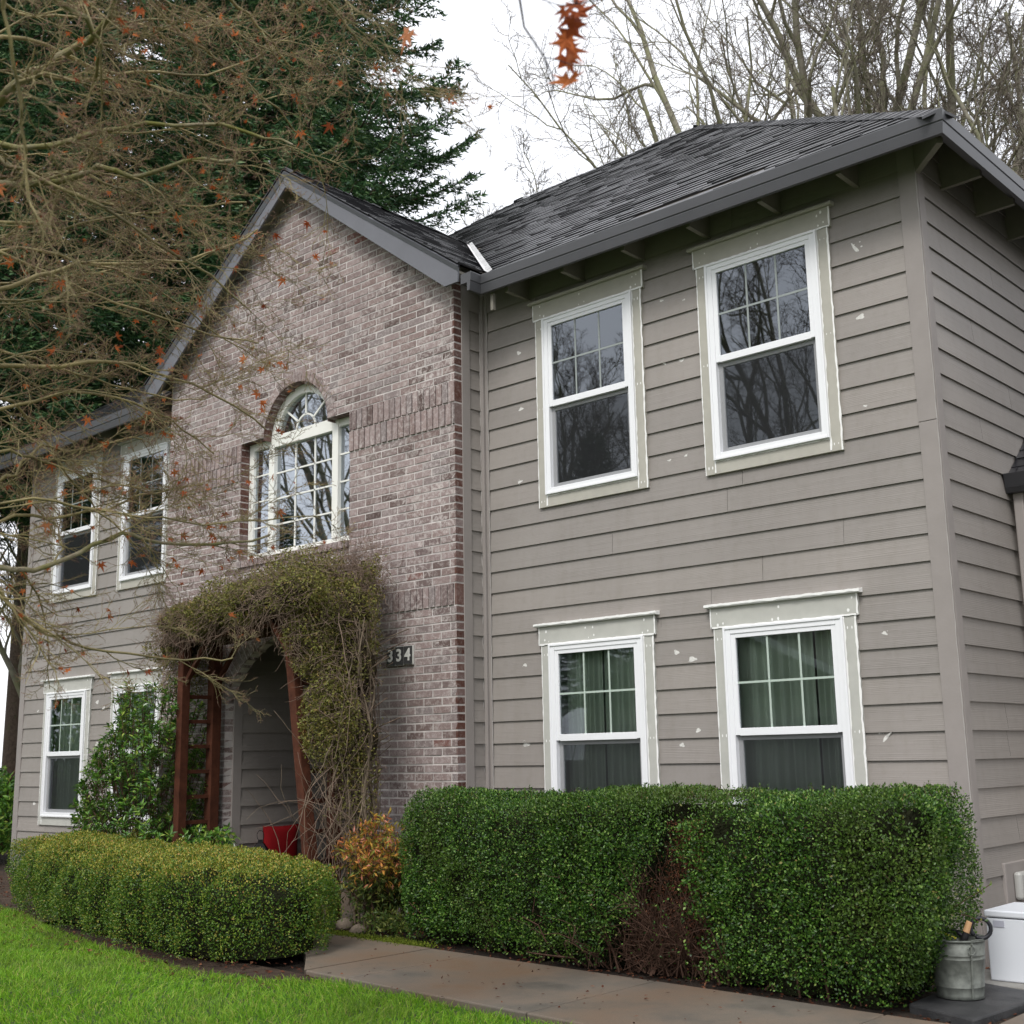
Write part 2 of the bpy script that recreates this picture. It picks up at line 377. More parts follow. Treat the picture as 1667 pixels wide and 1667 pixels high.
class Segs:
    """tapered tube segments; rings depend only on the joint tangent, so segments join"""
    def __init__(s): s.a = []
    def poly(s, pts, rs, mi=0):
        n = len(pts)
        T = [unit(pts[min(i+1, n-1)]-pts[max(i-1, 0)]) for i in range(n)]
        for i in range(n-1): s.a.append((*pts[i], *T[i], rs[i], *pts[i+1], *T[i+1], rs[i+1], mi))
    def arr(s): return np.array(s.a, float)
def seg_mesh(A, k):
    def ring(P, T, r):
        ref = np.tile(np.array([[.131, .217, .967]]), (len(P), 1)); u = np.cross(T, ref)
        bad = np.linalg.norm(u, axis=1) < .08
        u[bad] = np.cross(T[bad], np.array([[1., 0, 0]])); u = unit(u); w = np.cross(T, u)
        an = np.arange(k)*2*np.pi/k
        return P[:, None]+(u[:, None]*np.cos(an)[None, :, None]+w[:, None]*np.sin(an)[None, :, None])*r[:, None, None]
    a = ring(A[:, 0:3], A[:, 3:6], A[:, 6]); b = ring(A[:, 7:10], A[:, 10:13], A[:, 13])
    V = np.concatenate([a, b], 1).reshape(-1, 3); n = len(A); o = (np.arange(n)*2*k)[:, None, None]
    j = np.arange(k); q = np.stack([j, (j+1) % k, k+(j+1) % k, k+j], 1)[None]
    return V, (o+q).reshape(-1, 4), np.repeat(A[:, 14].astype(int), k)
def seg_obj(name, segs, k, mats, parent=None, big=None):
    A = segs.arr() if isinstance(segs, Segs) else segs
    if big is None: V, F, mi = seg_mesh(A, k)
    else:
        t = A[:, 6] > big
        V1, F1, m1 = seg_mesh(A[t], 9); V2, F2, m2 = seg_mesh(A[~t], k)
        V = np.concatenate([V1, V2]); F = np.concatenate([F1, F2+len(V1)]); mi = np.concatenate([m1, m2])
    return np_mesh(name, V, F, mats, mi, parent, smooth=True)

# ================================================================== THE HOUSE
ZG = -0.12; Z0 = 0.893; E = 0.1778
XL, XR = -12.16, 0.0          # facade from left corner to right corner (y = 0)
BL, BR_, BY = -8.36, -4.0, -0.37   # projecting brick bay
DEPTH = 9.2
house = empty('house', (-6.2, 0, ZG), 'two storey taupe house with lap siding, brick entry gable and white windows being repainted', 'house')

WW = .46   # half window frame width
WINS = []  # (cx, zbottom, ztop, lower?)
for cx in (-2.81, -1.185, -10.96, -9.385): WINS.append((cx, 3.235, 4.75, False))
for cx, lab in ((-2.82, 0), (-1.185, 0), (-10.96, 0), (-9.385, 0)): WINS.append((cx, .54, 2.015, True))

def zrow(k): return Z0+k*E
def siding(name, org, u, n, length, ztop, zbot=ZG, holes=(), topfn=None, seed=1, spots=(), parent=house, cut=None):
    """lap siding: every course is a real lapped board with a hollow under its lower edge"""
    g = np.random.default_rng(seed); mb = MB(); O = Vector(org); U = Vector(u); Nv = Vector(n)
    def P(a, off, z): return O+U*a+Nv*off+Vector((0, 0, z))
    k0 = math.floor((zbot-Z0)/E); k1 = math.ceil((ztop-Z0)/E)
    for k in range(k0, k1+1):
        za, zb = zrow(k), zrow(k+1)
        lo, hi = max(za, zbot), min(zb, ztop)
        if hi-lo < .005: continue
        cuts = sorted({lo, hi}|{h[i] for h in holes for i in (2, 3) if lo < h[i] < hi})
        joint = g.uniform(.5, 3.4)
        for a, b in zip(cuts[:-1], cuts[1:]):
            ivs = [(0, length)]
            for h in holes:
                if h[2] <= a+1e-6 and h[3] >= b-1e-6:
                    nv = []
                    for p, q in ivs:
                        if h[1] <= p or h[0] >= q: nv.append((p, q)); continue
                        if h[0] > p: nv.append((p, h[0]))
                        if h[1] < q: nv.append((h[1], q))
                    ivs = nv
            out = []
            for p, q in ivs:
                j = joint
                while j < q-.3:
                    if j > p+.3: out.append((p, j-.0012)); p = j+.0012
                    j += 3.66
                out.append((p, q))
            off = lambda z: .0215-.0155*(z-za)/E
            for p, q in out:
                zt = b+(.013 if abs(b-zb) < 1e-6 and b < ztop-1e-6 else 0)
                if cut:
                    p2, q2 = cut(b); p, q = max(p, p2), min(q, q2)
                    if q-p < .02: continue
                vs = [P(p, off(a), a), P(q, off(a), a), P(q, off(b), zt), P(p, off(b), zt)]; fs = [(0, 1, 2, 3)]
                if abs(a-za) < 1e-6:
                    vs += [P(p, .0175, a), P(q, .0175, a), P(p, .0175, a+.0132), P(q, .0175, a+.0132), P(p, .0058, a+.0132), P(q, .0058, a+.0132)]
                    fs += [(1, 0, 4, 5), (5, 4, 6, 7), (7, 6, 8, 9)]
                mb.add(vs, fs, 0)
    for (x, z, r) in spots:   # dabs of white filler on the boards
        k = math.floor((z-Z0)/E); o_ = .0215-.0155*(z-zrow(k))/E+.0012
        ang = g.uniform(-.5, .5); el = g.uniform(.35, .75); nn = 16
        if r > .04: el = .24; ang = .75 if z < 2 else -1.0; r = r*.9
        vs = []
        for i in range(nn):
            t = 2*math.pi*i/nn; rr = r*1.15*(1+.22*math.sin(3*t+r*900)+g.uniform(-.08, .08))
            dx, dz = rr*math.cos(t), rr*el*math.sin(t)
            dzz = dx*math.sin(ang)+dz*math.cos(ang); kk = math.floor((z+dzz-Z0)/E); oo = .0215-.0155*(z+dzz-zrow(kk))/E+.0012 if kk == k else .0227
            vs.append(P(x-org[0]+dx*math.cos(ang)-dz*math.sin(ang), oo, z+dzz))
        mb.add(vs, [tuple(range(nn))], 1)
        for q in range(3):
            dx, dz = g.uniform(-1.6, 1.6)*r, g.uniform(-1, 1)*r; rr = r*g.uniform(.08, .25)
            mb.add([P(x-org[0]+dx+rr*math.cos(t_*1.05), o_+.0003, z+dz+rr*.7*math.sin(t_*1.05)) for t_ in range(6)], [tuple(range(6))], 1)
    return mb.build(name, ['siding', 'filler'], parent)

SPOTS = [(-3.57,4.53,0.021),(-3.56,4.03,0.024),(-3.58,3.40,0.023),(-2.08,4.60,0.015),(-1.92,4.08,0.021),(-2.08,4.09,0.019),(-1.92,3.33,0.012),(-2.07,3.32,0.014),(-0.45,4.54,0.045),(-0.45,4.04,0.026),(-0.46,3.41,0.013),(-2.08,1.87,0.021),(-1.94,1.81,0.030),(-1.92,1.30,0.018),(-2.07,1.20,0.018),(-0.49,1.22,0.042),(-0.45,1.88,0.017),(-3.57,1.87,0.018),(-3.58,1.24,0.030),(-1.87,4.55,0.012)]
SPOTL = [(-10.28,1.86,0.027),(-10.12,1.79,0.027),(-10.25,1.38,0.031),(-10.10,1.30,0.034),(-11.69,1.81,0.021),(-11.68,0.69,0.029)]
def hole(w, ox): return (w[0]-WW-.03-ox, w[0]+WW+.03-ox, w[1]-.05, w[2]+.05)
Rx0 = -3.96
siding('siding_wall', (Rx0, 0, 0), (1, 0, 0), (0, -1, 0), -.06-Rx0, 5.34, holes=[hole(w, Rx0) for w in WINS if w[0] > -4], seed=3, spots=SPOTS)
siding('siding_wall', (XL+.06, 0, 0), (1, 0, 0), (0, -1, 0), 8.45-4.72, 5.34, holes=[hole(w, XL+.06) for w in WINS if w[0] < -8], seed=4, spots=SPOTL)
siding('siding_wall', (0, .06, 0), (0, 1, 0), (1, 0, 0), DEPTH-.12, 5.34, seed=5)
siding('siding_wall', (-4.018, -.19, 0), (0, 1, 0), (1, 0, 0), .15, 5.34, seed=6)
# the far walls, plain lap siding too
siding('siding_wall', (XL, DEPTH-.06, 0), (0, -1, 0), (-1, 0, 0), DEPTH-.12, 5.34, seed=8)
siding('siding_wall', (0, DEPTH, 0), (-1, 0, 0), (0, 1, 0), 12.16, 5.34, seed=9)

# corner boards
def board(name, boxes, mat='trim', bev=.003, par=house):
    mb = MB()
    for b in boxes: mb.box(*b)
    return mb.build(name, mat, par, bevel=bev)
board('corner_board', [(-.1, .022, -.026, 0, ZG-.05, 3.22), (-.1, .022, -.0255, 0, 3.2235, 5.3)])
board('corner_board', [(0, .026, .0, .095, ZG-.05, 5.3)])
board('corner_board', [(XL-.022, XL+.1, -.026, 0, ZG-.05, 5.3)])
board('corner_board', [(-4.02, -3.990, -.283, -.185, ZG-.05, 5.26)])
board('corner_board', [(-4.0, -3.965, -.05, .0, ZG, 5.3), (-3.965, -3.935, -.026, .002, ZG, 5.3)])
board('corner_board', [(-.1, .026, DEPTH, DEPTH+.026, ZG, 5.3), (-.0, .0255, DEPTH-.1, DEPTH-.001, ZG, 5.3)])
board('corner_board', [(XL-.026, XL+.1, DEPTH, DEPTH+.026, ZG, 5.3)])
# caulk bead running down the right corner and the inner corner
def bead(name, pts, r, seed, par, mat='caulk', step=.05):
    g = np.random.default_rng(seed); mb = MB()
    a, b = Vector(pts[0]), Vector(pts[1]); n = max(4, int((b-a).length/step)); pp = []; rr = []
    for i in range(n+1):
        p = a.lerp(b, i/n); pp.append(p+Vector((g.normal()*r*.22, 0, g.normal()*r*.22))); rr.append(r*g.uniform(.45, 1.15))
    mb.tube(pp, rr, 5); return mb.build(name, mat, par, smooth=True)
M['bead'] = principled('paint_bead', (.36, .34, .32), .6, .3)
bead('caulk_line', [(.024, -.024, ZG+.3), (.024, -.024, 5.0)], .004, 1, house, 'bead')
bead('caulk_line', [(-3.933, -.026, ZG+.3), (-3.933, -.026, 5.0)], .005, 2, house, 'bead')
bead('caulk_line', [(-4.012, -.05, ZG+.3), (-3.998, -.05, 5.0)], .005, 3, house, 'bead')

# ------------------------------------------------------------------ windows
def strip_wavy(mb, x0, z0, x1, z1, y, w, g, mi=0):
    """hand-run band of white caulk / paint, flat on the trim"""
    L = math.hypot(x1-x0, z1-z0); n = max(3, int(L/.035)); dx, dz = (x1-x0)/L, (z1-z0)/L
    a = []; b = []
    for i in range(n+1):
        t = i/n; cx, cz = x0+(x1-x0)*t, z0+(z1-z0)*t
        w1, w2 = w*g.uniform(.25, .8), w*g.uniform(.25, .9)
        a.append((cx-dz*w1, y, cz+dx*w1)); b.append((cx+dz*w2, y, cz-dx*w2))
    mb.add(a+b, [(i, i+1, n+2+i, n+1+i) for i in range(n)], mi)
def window(cx, z0, z1, low, lab=None, seed=0, curtain=True):
    g = np.random.default_rng(50+seed)
    x0, x1 = cx-WW, cx+WW
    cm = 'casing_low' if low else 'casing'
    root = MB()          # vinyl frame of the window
    t = .052
    zm = z0+(z1-z0)*.50 # meeting rail centre
    for b in ((x0, x0+t, -.052, .03, z0, z1), (x1-t, x1, -.052, .03, z0, z1), (x0+t, x1-t, -.052, .03, z1-t, z1), (x0+t, x1-t, -.052, .03, z0, z0+t)): root.box(*b)
    # outer lip
    for b in ((x0-.006, x0+.012, -.060, -.052, z0, z1), (x1-.012, x1+.006, -.060, -.052, z0, z1), (x0+.012, x1-.012, -.060, -.052, z1-.018, z1), (x0+.012, x1-.012, -.060, -.052, z0, z0+.02)): root.box(*b)
    w = root.build('window', 'vinyl', house, bevel=.003)
    if lab: w['label'] = lab
    # upper sash (outer track) and lower sash (inner track)
    s = .036
    mb = MB(); a0, a1 = x0+t, x1-t
    for b in ((a0, a0+s, -.046, -.016, zm-.02, z1-t), (a1-s, a1, -.046, -.016, zm-.02, z1-t), (a0+s, a1-s, -.046, -.016, z1-t-.03, z1-t), (a0+s, a1-s, -.046, -.016, zm-.024, zm+.028)): mb.box(*b)
    mb.build('sash', 'vinyl', w, bevel=.002)
    mb = MB(); s2 = .036
    for b in ((a0, a0+s2, -.014, .014, z0+t, zm-.02), (a1-s2, a1, -.014, .014, z0+t, zm-.02), (a0+s2, a1-s2, -.014, .014, z0+t, z0+t+.036), (a0+s2, a1-s2, -.014, .014, zm-.055, zm-.022)): mb.box(*b)
    mb.build('sash', 'vinyl', w, bevel=.002)
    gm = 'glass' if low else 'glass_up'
    mb = MB(); mb.quad((a0+s-.004, -.031, zm), (a1-s+.004, -.031, zm), (a1-s+.004, -.031, z1-t), (a0+s-.004, -.031, z1-t)); mb.build('pane', gm, w)
    mb = MB(); mb.quad((a0+s2-.004, .0, z0+t), (a1-s2+.004, .0, z0+t), (a1-s2+.004, .0, zm-.02), (a0+s2-.004, .0, zm-.02)); mb.build('pane', gm, w)
    mb = MB(); mb.quad((a0+.004, -.020, z0+t), (a1-.004, -.020, z0+t), (a1-.004, -.020, zm-.02), (a0+.004, -.020, zm-.02)); mb.build('insect_screen', 'screen', w)
    # glazing bars between the panes: three by two
    mb = MB(); gw = (a1-a0-2*s)/3; mz = (zm+.028+z1-t-.03)/2
    for i in (1, 2): mb.box(a0+s+gw*i-.0075, a0+s+gw*i+.0075, -.0335, -.032, zm+.02, z1-t-.02)
    mb.box(a0+s, a1-s, -.0337, -.0321, mz-.0075, mz+.0075)
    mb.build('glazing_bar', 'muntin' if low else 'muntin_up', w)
    # casing: side boards, head board with drip cap, apron
    mb = MB(); c = .09
    zb = z0-.098
    mb.box(x0-c, x0, -.036, .0, zb, z1); mb.box(x1, x1+c, -.036, 0, zb, z1)
    mb.box(x0, x1, -.037, 0, zb, z0)
    ht = .145
    mb.box(x0-c-.022, x1+c+.022, -.042, 0, z1, z1+ht)
    cas = mb.build('casing', cm, w, bevel=.002)
    mb = MB()
    mb.prism([(x0-c-.055, 0, z1+ht), (x0-c-.055, -.066, z1+ht), (x0-c-.055, -.072, z1+ht+.008), (x0-c-.055, -.070, z1+ht+.024), (x0-c-.055, 0, z1+ht+.034)], (1.0*(x1-x0)+2*c+.11, 0, 0))
    mb.build('drip_cap', 'caulk' if low else cm, w, bevel=.002)
    # hand-run white caulk along the joints and filler dabs over the nail heads
    mb = MB(); y = -.0385
    strip_wavy(mb, x0-.003, zb+.01, x0-.003, z1, y, .012, g); strip_wavy(mb, x1+.004, zb+.01, x1+.004, z1, y, .014, g)
    strip_wavy(mb, x1+c-.003, zb, x1+c-.003, z1, y+.001, .012, g); strip_wavy(mb, x0-c+.002, zb, x0-c+.002, z1, y+.001, .007, g)
    strip_wavy(mb, x0-c-.02, z1+.003, x1+c+.02, z1+.003, -.0435, .011, g)
    strip_wavy(mb, x1+c+.020, z1, x1+c+.020, z1+ht, -.0435, .011, g)
    strip_wavy(mb, x0-c-.019, z1, x0-c-.019, z1+ht, -.0435, .009, g)
    if low: strip_wavy(mb, x0-c-.055, z1+ht+.016, x1+c+.055, z1+ht+.016, -.0735, .014, g)
    strip_wavy(mb, x0, z0-.004, x1, z0-.004, -.0388, .010, g)
    for dx in (-.5, -.46, .47, .52, 0, -.08):
        for dz in ((z1+.03, z1+.11) if abs(dx) < .6 else ()):
            if g.random() < .75:
                r = g.uniform(.006, .014); px, pz = cx+dx+g.uniform(-.02, .02), dz+g.uniform(-.01, .01)
                mb.add([(px+r*.8*math.cos(i*1.05)*g.uniform(.7, 1.1), -.0432, pz+r*math.sin(i*1.05)) for i in range(6)], [tuple(range(6))])
    for sx in (x0-c*.5, x1+c*.5):
        for pz in (zb+.05, zm-.02, z1-.08):
            for q in (-.016, .016):
                r = g.uniform(.004, .010); px = sx+q
                mb.add([(px+r*.55*math.cos(i*1.05), -.0375, pz+1.4*r*math.sin(i*1.05)) for i in range(6)], [tuple(range(6))])
    mb.build('caulk_line', 'caulk', w)
    if curtain:
        # pleated curtain a hand's breadth behind the glass
        n = 90; vs = []; g2 = np.random.default_rng(seed+9)
        for side in (0, 1):
            xa, xb = (x0-.05, cx+(.14 if seed % 2 else -.06)) if side == 0 else (cx+(.16 if seed % 2 else -.03), x1+.05)
            mbc = MB(); ph = g2.uniform(0, 6); vs = []
            for i in range(n+1):
                u = i/n; x = xa+(xb-xa)*u; yy = .13+.03*math.sin(u*42+ph+1.5*math.sin(u*9))+.012*math.sin(u*95)
                vs += [(x, yy, z0-.1), (x, yy+.004, z1+.05)]
            mbc.add(vs, [(2*i, 2*i+2, 2*i+3, 2*i+1) for i in range(n)]); mbc.build('curtain', 'curtain', w, smooth=True)
    return w
wl = {0: 'upper window left of the pair over the right hedge', 1: 'upper window nearest the right corner of the house', 2: 'upper window nearest the far left corner', 3: 'upper window against the left edge of the brick',
      4: 'lower window left of the pair behind the right hedge', 5: 'lower window nearest the right corner, green curtains', 6: 'lower window nearest the far left corner', 7: 'lower window behind the glossy shrub'}
for i, wdw in enumerate(WINS): window(*wdw, lab=wl[i], seed=i, curtain=wdw[3])

# ------------------------------------------------------------------ brick bay
AX, AR, AZ = -6.17, .50, 4.27        # arched window head
DXL, DXR, DSP, DTOP = -7.21, -5.17, 1.75, 2.32
DR = ((1.02)**2+.57**2)/(2*.57); DCZ = DSP+.57-DR; DCX = (DXL+DXR)/2
WXL, WXR, WZB, WZS = -7.045, -5.36, 3.10, 4.31
GX, GZ, GP = -6.19, 6.93, .707
def open_ivs(z):
    iv = []
    if WZB-.068 < z < WZS: iv.append((WXL, WXR))
    elif WZS <= z < AZ+AR:
        h = math.sqrt(max(0, AR**2-(z-AZ)**2)); iv.append((AX-h, AX+h))
    if z < DSP: iv.append((DXL, DXR))
    elif z < DTOP:
        h = math.sqrt(max(0, DR**2-(z-DCZ)**2)); iv.append((DCX-h, DCX+h))
    return iv
def outer(z):
    h = min((GZ-.02-z)/GP, 9); return max(BL, GX-h), min(BR_, GX+h)
CH = .06765; BLN = .2145; MJ = .0145
gb = np.random.default_rng(21)
BVs = []; BFs = []
def brick(x0, x1, y0, y1, z0, z1):
    """one brick with slightly uneven corners; y0 is the outer face"""
    j = lambda: gb.normal()*.0007
    v = [(x0+j(), y0+j(), z0+j()), (x1+j(), y0+j(), z0+j()), (x1, y1, z0), (x0, y1, z0), (x0+j(), y0+j(), z1+j()), (x1+j(), y0+j(), z1+j()), (x1, y1, z1), (x0, y1, z1)]
    o = len(BVs); BVs.extend(v)
    for f in ((0, 3, 2, 1), (4, 5, 6, 7), (0, 1, 5, 4), (1, 2, 6, 5), (3, 0, 4, 7)): BFs.append([o+i for i in f])
def fill_course(za, zb, ln, phase, proud=0., soldier=False):
    zm = (za+zb)/2; lo, hi = outer(zb if not soldier else zb); 
    if hi-lo < .05: return
    ivs = [(lo, hi)]
    for h in open_ivs(zm):
        nv = []
        for p, q in ivs:
            if h[1] <= p or h[0] >= q: nv.append((p, q)); continue
            if h[0] > p: nv.append((p, h[0]))
            if h[1] < q: nv.append((h[1], q))
        ivs = nv
    for p, q in ivs:
        x = BL-ln+phase
        while x < q:
            a, b = max(x+MJ/2*(1 if x > p else 0), p), min(x+ln-MJ/2, q)
            if x+ln > q-.004: b = q
            if b-a > .012:
                yy = BY-proud+gb.normal()*.0008
                d = .35 if False else 0
                brick(a, b, yy, BY+.10, za+MJ/2, zb-MJ/2)
            x += ln
zz = 2.375-37*CH; k = 0
while zz < 2.374: fill_course(zz, zz+CH, BLN, (k % 2)*BLN/2); zz += CH; k += 1
fill_course(2.375, 2.565, .0745, .02, .010, True)
zz = 2.565
for i in range(20):
    za, zb = zz, zz+CH
    fill_course(za, zb, BLN, (i % 2)*BLN/2); zz += CH
fill_course(3.918, 4.116, .0745, .01, .012, True); fill_course(4.116, 4.313, .0745, .045, .010, True)
zz = 4.313; k = 0
while zz < GZ-.1: fill_course(zz, zz+CH, BLN, (k % 2)*BLN/2+.03); zz += CH; k += 1
# return bricks on the right side of the bay (facing right)
zz = 2.375-37*CH; k = 0
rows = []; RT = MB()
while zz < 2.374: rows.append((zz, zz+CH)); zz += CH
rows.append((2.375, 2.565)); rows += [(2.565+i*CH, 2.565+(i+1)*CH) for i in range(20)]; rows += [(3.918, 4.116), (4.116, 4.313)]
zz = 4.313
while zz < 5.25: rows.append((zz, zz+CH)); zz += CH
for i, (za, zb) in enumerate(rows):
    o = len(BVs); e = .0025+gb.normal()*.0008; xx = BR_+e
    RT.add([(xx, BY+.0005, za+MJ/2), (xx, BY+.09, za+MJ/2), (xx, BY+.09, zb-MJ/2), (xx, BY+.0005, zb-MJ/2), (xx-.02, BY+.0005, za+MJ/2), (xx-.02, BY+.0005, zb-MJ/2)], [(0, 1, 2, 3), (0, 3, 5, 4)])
# sill row under the arched window: bricks on edge
x = WXL-.01
while x < WXR-.02: brick(x+.004, x+.066, BY-.022, BY+.10, WZB-.068, WZB-.002); x += .0705
bw = bpy.data.meshes.new('brick_wall'); bw.from_pydata(BVs, [], BFs); bw.materials.append(M['brick'])
bwo = link('brick_wall', bw, house)
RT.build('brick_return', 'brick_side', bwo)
# bricks lining the window opening (left and right reveals, arch underside)
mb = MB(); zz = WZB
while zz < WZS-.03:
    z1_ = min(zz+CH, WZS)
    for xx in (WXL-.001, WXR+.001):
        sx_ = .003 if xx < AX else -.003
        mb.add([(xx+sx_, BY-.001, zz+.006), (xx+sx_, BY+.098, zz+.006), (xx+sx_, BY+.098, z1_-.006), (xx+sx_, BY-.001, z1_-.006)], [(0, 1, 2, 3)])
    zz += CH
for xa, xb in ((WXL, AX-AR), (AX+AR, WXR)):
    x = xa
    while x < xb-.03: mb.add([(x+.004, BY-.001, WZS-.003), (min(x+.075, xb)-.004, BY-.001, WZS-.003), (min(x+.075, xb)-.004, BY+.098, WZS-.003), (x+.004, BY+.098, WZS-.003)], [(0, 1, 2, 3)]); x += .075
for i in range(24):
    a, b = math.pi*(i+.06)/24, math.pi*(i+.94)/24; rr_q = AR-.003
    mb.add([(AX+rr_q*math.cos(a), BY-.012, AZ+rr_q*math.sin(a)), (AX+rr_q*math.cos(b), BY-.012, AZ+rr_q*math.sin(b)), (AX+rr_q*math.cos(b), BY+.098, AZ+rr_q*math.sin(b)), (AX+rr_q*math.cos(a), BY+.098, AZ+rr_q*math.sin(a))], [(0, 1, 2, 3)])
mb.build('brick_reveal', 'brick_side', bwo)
# mortar slab behind (with the openings), 100 mm deep reveals
def outline(y):
    hz = 5.2; pr = [(BL, ZG-.1), (DXL, ZG-.1)]
    pr += [(DXL, DSP)]
    n = 16
    a0 = math.asin((DSP-DCZ)/DR)
    for i in range(n+1):
        a = math.pi-a0-(math.pi-2*a0)*i/n; pr.append((DCX+DR*math.cos(a), DCZ+DR*math.sin(a)))
    pr += [(DXR, ZG-.1), (BR_, ZG-.1)]
    zt = GZ-.03-GP*abs(BR_-GX)
    pr += [(BR_, zt), (GX, GZ-.03), (BL, zt)]
    return [Vector((a, 0, b)) for a, b in pr]
win = [Vector((WXL, 0, WZB-.066)), Vector((WXR, 0, WZB-.066)), Vector((WXR, 0, WZS))]
h = math.sqrt(AR**2-(WZS-AZ)**2); a0 = math.asin((WZS-AZ)/AR)
for i in range(25):
    a = a0+(math.pi-2*a0)*i/24; win.append(Vector((AX+AR*math.cos(a), 0, AZ+AR*math.sin(a))))
win.append(Vector((WXL, 0, WZS)))
ol = outline(0)
def slab(name, y0, y1, outer_loop, holes, mat, par):
    mb = MB(); loops = [outer_loop]+holes
    allp = [p for l in loops for p in l]
    proj = [[Vector((p.x, p.z, 0)) for p in l] for l in loops]
    tris = tessellate_polygon(proj)
    for y in (y0, y1): mb.add([(p.x, y, p.z) for p in allp], [tuple(t) for t in tris])
    for l in loops:
        n = len(l)
        for i in range(n):
            a, b = l[i], l[(i+1) % n]; mb.quad((a.x, y0, a.z), (b.x, y0, b.z), (b.x, y1, b.z), (a.x, y1, a.z))
    return mb.build(name, mat, par)
slab('mortar_bed', BY+.0038, BY+.097, ol, [win], 'mortar', bwo)
# brick ring over the arched window and over the door arch: radial bricks
def ring(name, cx, cz, r0, r1, aa, ab, n, par, y=BY-.012):
    g = np.random.default_rng(5); vs = []; fs = []
    mbm = MB()
    for i in range(n):
        a = aa+(ab-aa)*(i+.06)/n; b = aa+(ab-aa)*(i+.94)/n; yy = y+g.normal()*.0015
        p = [(r0, a), (r0, b), (r1+g.normal()*.002, b), (r1, a)]
        o = len(vs)
        for Y in (yy, BY+.098):
            for r, t in p: vs.append((cx+r*math.cos(t), Y, cz+r*math.sin(t)))
        for f in ((0, 1, 2, 3), (0, 4, 5, 1), (1, 5, 6, 2), (2, 6, 7, 3), (3, 7, 4, 0)): fs.append([o+q for q in f])
    me = bpy.data.meshes.new(name); me.from_pydata(vs, [], fs); me.materials.append(M['brick']); o = link(name, me, par)
    for i in range(n):   # mortar behind the ring
        a = aa+(ab-aa)*i/n; b = aa+(ab-aa)*(i+1)/n
        v = []
        for Y in (y+.004, BY+.0985):
            for r, t in ((r0+.001, a), (r0+.001, b), (r1-.001, b), (r1-.001, a)): v.append((cx+r*math.cos(t), Y, cz+r*math.sin(t)))
        mbm.add(v, [(0, 1, 2, 3), (0, 4, 5, 1), (2, 6, 7, 3)])
    mbm.build('mortar_joint', 'mortar', o); return o
ring('brick_arch', AX, AZ, AR, AR+.098, .06, math.pi-.06, 25, bwo)
sa = math.asin((DSP-DCZ)/DR)
ring('brick_arch', DCX, DCZ, DR, DR+.17, sa, math.pi-sa, 38, bwo)
# bay side walls, between brick skin and main wall
mb = MB(); mb.box(-4.035, -4.021, BY+.1, 0, ZG, 5.38); mb.build('bay_side_wall', 'siding', house)
mb = MB(); mb.box(BL, BL+.012, BY+.1, 0, ZG, 5.38); mb.build('bay_side_wall', 'siding', house)

